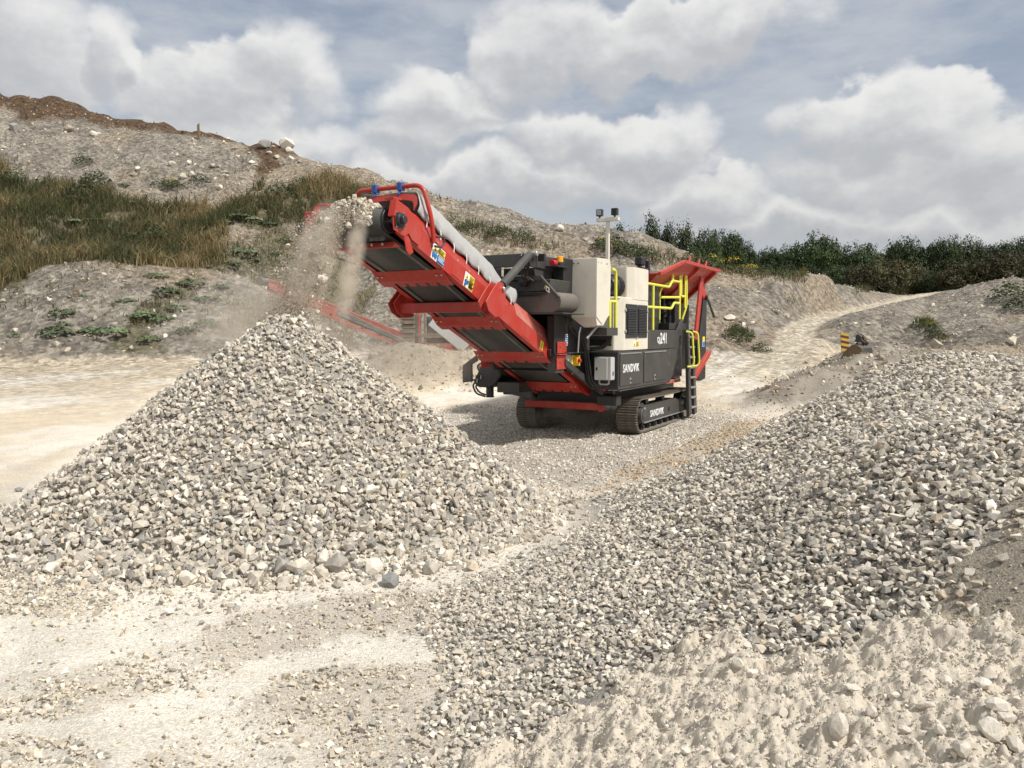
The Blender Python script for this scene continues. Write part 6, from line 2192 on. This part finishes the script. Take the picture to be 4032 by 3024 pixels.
def blades(name, P, h, w, r, col, lean=0.42):
    """tapered, bent grass blades; P roots, h heights"""
    n = len(P)
    a = r.random(n) * 2 * np.pi
    side = np.stack([np.cos(a), np.sin(a), np.zeros(n)], -1)
    ln = np.stack([r.normal(size=n), r.normal(size=n), np.zeros(n)], -1) * lean
    up = np.array([0, 0, 1.0])
    v0 = P - side * w[:, None] * .5
    v1 = P + side * w[:, None] * .5
    mid = P + (up + ln * .35) * h[:, None] * .55
    v2, v3 = mid + side * w[:, None] * .42, mid - side * w[:, None] * .42
    tip = P + (up * (1 - .15 * np.abs(ln[:, :1])) + ln) * h[:, None]
    V = np.stack([v0, v1, v2, v3, tip], 1).reshape(-1, 3)
    o = np.arange(n)[:, None] * 5
    F = np.concatenate([o + np.array([[0, 1, 2]]), o + np.array([[0, 2, 3]]), o + np.array([[3, 2, 4]])])
    return mesh_np(name, V, F, [MATS['grass']], np.repeat(col, 5, axis=0))


GREEN = np.array([.110, .115, .050])
OLIVE = np.array([.175, .155, .070])
STRAW = np.array([.330, .250, .125])
DARKG = np.array([.045, .065, .025])
YELLOW = np.array([.62, .46, .02])


def build_grass():
    r = np.random.default_rng(41)
    n = 340000
    X = r.random(n) * 82 - 52
    Y = 34 + r.random(n) * 34
    z = terr(X, Y)
    px, py = project(np.stack([X, Y, z], -1))
    jx, jy = fbm(X / 2, Y / 2, 3, 35) * 90, fbm(X / 2, Y / 2, 3, 36) * 90
    m = in_poly(px + jx, py + jy, VEG_POLY) & (px > -700) & (fbm(X / 1.3, Y / 1.3, 3, 91) > -.22)
    strips = [[(2330, 930), (2470, 950), (2620, 1000), (2700, 1030), (2760, 1010), (2950, 1050), (3180, 1075), (3170, 1110), (3050, 1105), (2850, 1090), (2640, 1065), (2480, 1020), (2340, 985)],
              [(1780, 890), (1850, 870), (1960, 900), (2060, 930), (2240, 960), (2200, 985), (1990, 975), (1850, 935)],
              [(3610, 1262), (3660, 1265), (3740, 1345), (3720, 1358), (3660, 1310)], [(3960, 1130), (4050, 1150), (4200, 1200), (4200, 1290), (4032, 1250), (3980, 1190)],
              [(3370, 1135), (3440, 1130), (3450, 1150), (3380, 1150)], [(-300, 1090), (20, 1090), (0, 1160), (-300, 1200)], [(2870, 1300), (2960, 1300), (2960, 1345), (2890, 1345)]]
    m2 = np.zeros(n, bool)
    for s in strips:
        m2 |= in_poly(px + jx * .4, py + jy * .4, s)
    m2 &= r.random(n) < .5
    # thin growth on the lower slope
    low = in_poly(px, py, [(-300, 1050), (200, 1020), (700, 1000), (1450, 800), (1500, 1100), (1350, 1380), (-300, 1380)]) & (r.random(n) < .08) & (fbm(X / 1.8, Y / 1.8, 3, 93) > -0.04)
    low |= in_poly(px, py, SCRUB_POLY) & (r.random(n) < .30) & (fbm(X / 2.0, Y / 2.0, 4, 38) > -.04)
    low |= in_poly(px, py, [(-300, 560), (400, 640), (1300, 640), (1900, 800), (1900, 900), (1300, 760), (400, 830), (-300, 720)]) & (r.random(n) < .05) & (fbm(X / 1.5, Y / 1.5, 3, 96) > 0.03)
    keep = (m | m2 | low)
    X, Y, z, px, py, low, m2 = X[keep], Y[keep], z[keep], px[keep], py[keep], low[keep], m2[keep]
    k = len(X)
    tone = fbm(X / 3, Y / 3, 3, 94) + .5 + r.normal(size=k) * .10
    right = sstep(850, 1150, px)
    tone = tone + .10 * right
    col = np.where((tone < .46)[:, None], GREEN, np.where((tone < .64)[:, None], OLIVE, STRAW))
    col = col * (.7 + .6 * r.random((k, 1)))
    h = (.35 + .75 * r.random(k)) * (1 + .5 * fbm(X / 2.5, Y / 2.5, 2, 95))
    h = np.where(m2, h * .45, h)
    col = np.where(m2[:, None], col * .5 + GREEN * .5, col)
    h = np.where(low, h * .38, h)
    w = .030 + .035 * r.random(k)
    o = add('hillside_grass', blades('hillside_grass', np.stack([X, Y, z - .05], -1), h, w, r, col))
    tag(o, 'rank olive and straw coloured grass over the hillside', 'grass', kind='stuff')


def leafy_mesh(name, r, R, H, n, leaf, col, var=.3, round_=True, flowers=0):
    """a mound of separate leaves on short stems, optional flower heads above"""
    V, F, C = [], [], []

    def leafq(c, nrm, s, colr):
        nrm = nrm / np.linalg.norm(nrm)
        t = np.cross(nrm, r.normal(size=3))
        t /= np.linalg.norm(t)
        b = np.cross(nrm, t)
        k = 6 if round_ else 4
        o = len(V)
        for i in range(k):
            a = 2 * math.pi * i / k
            e = 1.0 if round_ else (1.0 if i % 2 == 0 else .45)
            V.append(c + (t * math.cos(a) + b * math.sin(a) * (.85 if round_ else 1)) * s * e)
            C.append(colr)
        F.append(tuple(range(o, o + k)))
    for i in range(n):
        a, q = r.random() * 2 * math.pi, math.sqrt(r.random())
        hh = H * (1 - q * q * .8) * (.35 + .65 * r.random())
        c = np.array([math.cos(a) * q * R, math.sin(a) * q * R, hh])
        nr = np.array([math.cos(a) * q * .8, math.sin(a) * q * .8, .7]) + r.normal(size=3) * .35
        leafq(c, nr, leaf * (.6 + .8 * r.random()), col * (1 - var + 2 * var * r.random()))
    for i in range(flowers):
        a, q = r.random() * 2 * math.pi, math.sqrt(r.random())
        c = np.array([math.cos(a) * q * R * .9, math.sin(a) * q * R * .9, H * (1.0 + .35 * r.random()) - q * .2 * H])
        leafq(c, np.array([0, -.5, 1.0]) + r.normal(size=3) * .3, leaf * .75, YELLOW * (.8 + .4 * r.random()))
    return mesh_np(name, np.array(V), F, [MATS['leaf']], np.array(C), smooth=False)


def build_plants():
    r = np.random.default_rng(43)
    broad = [leafy_mesh('leafy_plant', r, 1.15, .50, 150, .125, np.array([.115, .150, .075]), .35) for _ in range(4)]
    shrub = [leafy_mesh('shrub', r, .95, 1.25, 420, .085, np.array([.055, .075, .026]), .4, False) for _ in range(3)]
    rag = [leafy_mesh('ragwort', r, .60, .85, 190, .07, np.array([.075, .095, .03]), .4, False) for _ in range(3)]
    ragf = [leafy_mesh('flower_heads', r, .60, .85, 0, .050, GREEN, .4, True, 40) for _ in range(3)]
    bl = [(245, 1235, 1.2), (219, 1314, 1.5), (437, 1308, 1.7), (563, 1255, 1.6), (656, 1149, 1.3), (749, 1129, 1.5), (961, 996, 1.5), (948, 857, 1.6), (484, 744, .9), (358, 1308, 1.1), (617, 1089, 1.0),
          (822, 1275, 1.2), (504, 1188, .8), (66, 1380, .7), (815, 1182, 1.2), (1127, 950, 1.1), (330, 1165, .5), (195, 1385, .5), (640, 1260, 1.2), (700, 1215, 1.0), (1000, 870, 1.3), (890, 880, 1.3), (1060, 885, 1.1),
          (520, 800, 1.4), (380, 870, 1.4), (300, 880, 1.2), (740, 1300, 1.0), (870, 1130, .9), (1010, 1030, .9), (250, 1275, .7), (920, 1050, 1.0), (1090, 1000, .8), (1480, 1340, .8), (1420, 1330, .7), (590, 1340, 1.1)]
    for k, (sx, sy, s) in enumerate(bl):
        p = surf_at(sx, sy, 33)
        if p is None:
            continue
        s *= .40
        o = add('leafy_plant', broad[k % 4], loc=(p[0], p[1], p[2] - .05), rot=(0, 0, r.random() * 6.28), scale=(s * (1 + .3 * r.random()), s, s))
        tag(o, 'low clump of broad grey green leaves on the left hillside', 'plant', 'broad leaved clumps on the hillside')
    sh = [(331, 650, 1.0, 'single grey green tuft high on the left slope'), (636, 737, .9, None), (789, 724, 1.0, None), (700, 735, .8, None), (380, 745, 1.6, None), (340, 770, 1.5, None), (290, 800, 1.3, None),
          (2400, 985, 1.5, None), (2480, 1010, 1.3, None), (2550, 1020, 1.2, None), (2740, 1035, 1.5, 'dense dark bramble on the crest below the slender trees'), (2780, 1055, 1.3, None), (3010, 1078, 1.0, None), (3080, 1090, .9, None),
          (2905, 1340, 1.1, 'dark green bush at the slope foot right of the crusher'), (2995, 1385, .7, 'small thin bush beside the haul road'), (3640, 1290, .9, None), (3690, 1330, .8, None), (3990, 1180, 1.8, 'dark bush on the slope at the right edge'), (4020, 1220, 1.6, None),
          (2060, 940, 1.0, None), (1960, 925, .9, None), (2670, 1120, .7, None), (1100, 770, 1.4, None), (1180, 745, 1.2, None), (60, 720, 1.3, None), (600, 930, 1.2, None), (520, 960, 1.0, None), (3410, 1140, .8, None)]
    for k, (sx, sy, s, lab) in enumerate(sh):
        p = surf_at(sx, sy, 33)
        if p is None:
            continue
        s *= .75
        o = add('shrub', shrub[k % 3], loc=(p[0], p[1], p[2] - .1), rot=(0, 0, r.random() * 6.28), scale=(s * (1 + .4 * r.random()), s, s * .9))
        if lab:
            tag(o, lab, 'shrub')
        else:
            tag(o, 'small dark green shrub growing on the spoil slope', 'shrub', 'shrubs on the spoil slopes')
    rg = [(1825, 905), (1855, 900), (1895, 905), (2370, 985), (2430, 1000), (2455, 1005), (2640, 1005), (2730, 1055), (2800, 1060), (2830, 1062), (2860, 1065), (2890, 1068), (2920, 1075), (2960, 1085), (3165, 1092), (3650, 1290), (3670, 1315), (3110, 1195),
          (680, 735), (660, 745), (2690, 1045), (1780, 880)]
    for k, (sx, sy) in enumerate(rg):
        p = surf_at(sx, sy, 33)
        if p is None:
            continue
        s = .55 + .4 * r.random()
        o = add('ragwort', rag[k % 3], loc=(p[0], p[1], p[2] - .05), rot=(0, 0, r.random() * 6.28), scale=s)
        tag(o, 'yellow flowering ragwort clump on the spoil slope', 'flower', 'yellow ragwort clumps')
        add('flower_heads', ragf[k % 3], o)['kind'] = 'stuff'


def crown_mesh(name, r, W, H, lobes, per, leaf, col, wisp=False):
    """leaf clumps spread through a crown of overlapping lobes, gaps left between them"""
    V, F, C = [], [], []
    L = []
    for k in range(lobes):
        t = (k + .5) / lobes
        a = k * 2.4 + r.random()
        if wisp:
            q = W * .62 * math.sin(math.pi * (.12 + .80 * t)) * (.4 + .6 * r.random())
            L.append((np.array([math.cos(a) * q, math.sin(a) * q, H * (.12 + .70 * t)]), W * (.46 - .16 * t + .12 * r.random()), .72 + .56 * r.random()))
        else:
            rho = math.sqrt(t)
            zz = H * (.30 + .44 * math.sqrt(max(0, 1 - rho * rho))) if k % 4 else H * .22
            rad = W * (.30 + .16 * r.random())
            L.append((np.array([math.cos(a) * rho * W * .66, math.sin(a) * rho * W * .66, zz]), rad, .72 + .56 * r.random()))
    for (c, rad, tone) in L:
        sub = []
        for _ in range(per // 14):
            dv = r.normal(size=3)
            dv /= np.linalg.norm(dv)
            sub.append(c + dv * rad * (.45 + .55 * r.random() ** .6) * np.array([1, 1, .85 if not wisp else 1.15]))
        for s in sub:
            tn = tone * (.8 + .4 * r.random())
            for _ in range(14):
                p = s + r.normal(size=3) * leaf * 1.35 * np.array([1.15, 1.15, .8 if not wisp else 1.5])
                n = (p - c) / rad * 1.1 + r.normal(size=3) * .55 + np.array([0, 0, .35])
                n /= np.linalg.norm(n)
                t = np.cross(n, r.normal(size=3))
                t /= np.linalg.norm(t)
                b = np.cross(n, t)
                sz = leaf * (.55 + .6 * r.random())
                o = len(V)
                V += [p - t * sz, p - b * sz * .55, p + t * sz, p + b * sz * .55]
                cc = col * tn * (.8 + .4 * r.random())
                C += [cc] * 4
                F.append((o, o + 1, o + 2, o + 3))
    return mesh_np(name, np.array(V), np.array(F), [MATS['leaf']], np.array(C))


def trunk_mesh(r, H, W, wisp=False):
    m = MB()
    R = H * .022
    top = H * (.9 if wisp else .7)
    pts = [(0, 0, -1.0)] + [(W * .05 * math.sin(k * 1.7), W * .05 * math.cos(k * 2.1), top * k / 5) for k in range(1, 6)]
    for k in range(5):
        m.cyl(pts[k], pts[k + 1], R * (1.25 - .22 * k), R * (1.25 - .22 * (k + 1)), 8, False)
    for k in range(9):
        a = k * 2.4
        z = H * (.18 + .06 * k)
        q = W * (.45 if not wisp else .35)
        m.cyl((0, 0, z), (math.cos(a) * q * .5, math.sin(a) * q * .5, z + H * .10), R * .55, R * .35, 6, False)
        m.cyl((math.cos(a) * q * .5, math.sin(a) * q * .5, z + H * .10), (math.cos(a) * q, math.sin(a) * q, z + H * .22), R * .35, R * .12, 6, False)
    o = m.build('trunk', 'bark', None, smooth=True)
    me = o.data
    bpy.data.objects.remove(o)
    return me


def build_trees():
    r = np.random.default_rng(47)
    A = [crown_mesh('crown', r, 4.2, 8.0, 17, 900, .155, np.array([.044, .066, .023])) for _ in range(3)]
    Br = [crown_mesh('crown', r, 4.4, 7.0, 14, 820, .15, np.array([.070, .064, .029])) for _ in range(2)]
    Bi = [crown_mesh('crown', r, 2.6, 8.0, 12, 560, .145, np.array([.050, .070, .027]), True) for _ in range(3)]
    tA, tB = trunk_mesh(r, 8.0, 4.0), trunk_mesh(r, 8.0, 2.6, True)
    spec = [(2440, 872, 120, 84, 'b'), (2500, 888, 110, 86, 'b'), (2565, 852, 90, 84, 'b'), (2625, 862, 90, 82, 'b'), (2690, 858, 120, 85, 'b'), (2755, 895, 110, 86, 'b'), (2800, 925, 100, 88, 'a'), (2870, 930, 160, 90, 'a'), (2945, 960, 110, 92, 'a'), (2380, 905, 90, 88, 'b'),
            (3010, 985, 150, 104, 'a'), (3080, 978, 170, 102, 'a'), (3150, 962, 160, 100, 'a'), (3240, 930, 190, 98, 'a'), (3310, 980, 130, 101, 'a'), (3390, 962, 190, 97, 'a'), (3470, 1000, 120, 104, 'a'), (3560, 958, 200, 100, 'a'), (3640, 985, 130, 104, 'a'),
            (3720, 955, 180, 98, 'a'), (3800, 948, 170, 101, 'a'), (3880, 975, 170, 103, 'a'), (3970, 945, 200, 97, 'a'), (4080, 930, 220, 96, 'a'), (4210, 940, 240, 98, 'a'),
            (3390, 1045, 200, 91, 'r'), (3500, 1030, 230, 90, 'r'), (3620, 1065, 170, 92, 'r'), (3790, 1030, 240, 88, 'r'), (3930, 1000, 240, 86, 'r'), (4050, 1010, 220, 84, 'r'), (3290, 1050, 170, 93, 'a'), (3190, 1055, 150, 94, 'a'), (3700, 1075, 150, 90, 'a'), (3860, 1080, 150, 87, 'a'), (3100, 1045, 140, 96, 'a')]
    for k, (sx, ty, wpx, Y, kind) in enumerate(spec):
        top = at_Y(sx, ty, Y)
        gz = float(terr(np.array(top[0]), np.array(float(Y))))
        gz = min(gz, at_Y(sx, 1150, Y)[2]) - .6
        H = top[2] - gz
        W = wpx / FPX * Y / 2
        nat = {'a': 4.2, 'r': 4.4, 'b': 2.6}[kind]
        natH = {'a': 8.0, 'r': 7.0, 'b': 8.0}[kind]
        rt = bpy.data.objects.new({'a': 'broadleaf_tree', 'r': 'hawthorn_tree', 'b': 'birch_tree'}[kind], None)
        COL.objects.link(rt)
        rt.location = (top[0], Y, gz)
        rt.rotation_euler = (0, 0, r.random() * 6.28)
        sxy = W / nat * (1.35 if kind == 'b' else 1.12) * (.88 + .3 * r.random())
        rt.scale = (sxy, sxy, H / natH * (1.08 if kind == 'b' else 1.16) * (.94 + .12 * r.random()))
        cm = {'a': A, 'r': Br, 'b': Bi}[kind]
        add('crown', cm[k % len(cm)], rt)
        add('trunk', tB if kind == 'b' else tA, rt)
        ORD = ['first', 'second', 'third', 'fourth', 'fifth', 'sixth', 'seventh', 'eighth', 'ninth', 'tenth', 'eleventh', 'twelfth', 'thirteenth', 'fourteenth', 'fifteenth', 'sixteenth', 'seventeenth',
               'eighteenth', 'nineteenth', 'twentieth', 'twenty-first', 'twenty-second', 'twenty-third', 'twenty-fourth']
        rank = sorted(q[0] for q in spec if q[4] == kind).index(sx)
        if k == 13:
            tag(rt, 'tallest round topped tree in the middle of the far tree line', 'tree', 'trees on the skyline')
        elif k == 2:
            tag(rt, 'slender wispy birch just right of the lamp mast', 'tree', 'trees on the skyline')
        elif kind == 'b':
            tag(rt, ORD[rank] + ' slender feathery tree from the left behind the hill crest', 'tree', 'trees on the skyline')
        elif kind == 'r':
            tag(rt, ORD[rank] + ' brownish tree from the left in front of the far tree line', 'tree', 'trees on the skyline')
        else:
            tag(rt, ORD[rank] + ' dark green broadleaf tree from the left in the far tree line', 'tree', 'trees on the skyline')


build_grass()
build_plants()
build_trees()

# ------------------------------------------------------------------ dust in the air
def dust_mat(name, density, nscale, thr=(.35, .75), edge=(0.95, 0.15)):
    m = bpy.data.materials.new(name)
    m.use_nodes = True
    t = m.node_tree
    t.nodes.clear()
    g = NG(t)
    out = g.n('ShaderNodeOutputMaterial')
    v = g.n('ShaderNodeVolumePrincipled')
    t.links.new(v.outputs[0], out.inputs['Volume'])
    v.inputs['Color'].default_value = (.93, .86, .76, 1)
    v.inputs['Anisotropy'].default_value = .2
    oc = g.n('ShaderNodeTexCoord').outputs['Object']
    pos = g.n('ShaderNodeNewGeometry').outputs['Position']
    fall = g.smooth(g.vm('LENGTH', oc), edge[0], edge[1])
    n = g.smooth(g.noise(pos, nscale, 3.0, .6), thr[0], thr[1])
    g.put(v.inputs['Density'], g.m('MULTIPLY', g.m('MULTIPLY', fall, n), density))
    return m


def puff(name, loc, half, rot, mat, label):
    bm = bmesh.new()
    bmesh.ops.create_icosphere(bm, subdivisions=3, radius=1.0)
    me = bpy.data.meshes.new(name)
    bm.to_mesh(me)
    bm.free()
    me.materials.append(mat)
    o = add(name, me, None, loc, rot, half)
    return tag(o, label, 'dust', kind='stuff')


def build_dust():
    rz = math.pi / 2 - YAW
    d1 = dust_mat('dust_stream', 13.0, 5.0, (.30, .65), (1.0, .1))
    d2 = dust_mat('dust_fines', 16.0, 6.0, (.30, .62), (1.0, 0.0))
    d3 = dust_mat('dust_drift', 1.1, 1.6, (.30, .70), (1.0, .1))
    puff('falling_dust', MW(-7.33, BC - .05, 2.78), (.24, .38, .92), (0, math.radians(24), rz), d1, 'beige dust hanging in the falling stone curtain')
    puff('fines_veil', MW(-7.06, BC + .27, 2.72), (.17, .17, .92), (0, math.radians(17), rz), d2, 'thin pale veil of fines pouring off the near belt edge')
    puff('drifting_dust', MW(-7.0, BC - .9, 2.0), (1.5, 1.5, .95), (0, 0, rz), d3, 'dust drifting behind the top of the pile')
    p = at_Y(1560, 1400, 12.5)
    puff('low_dust', p, (1.9, 1.6, .62), (0, 0, .3), d3, 'low dust drifting over the yard right of the pile')
    puff('track_dust', MW(.6, BC - .1, .30), (1.8, 1.3, .42), (0, 0, rz), d3, 'faint dust in the shade between the tracks')


build_dust()
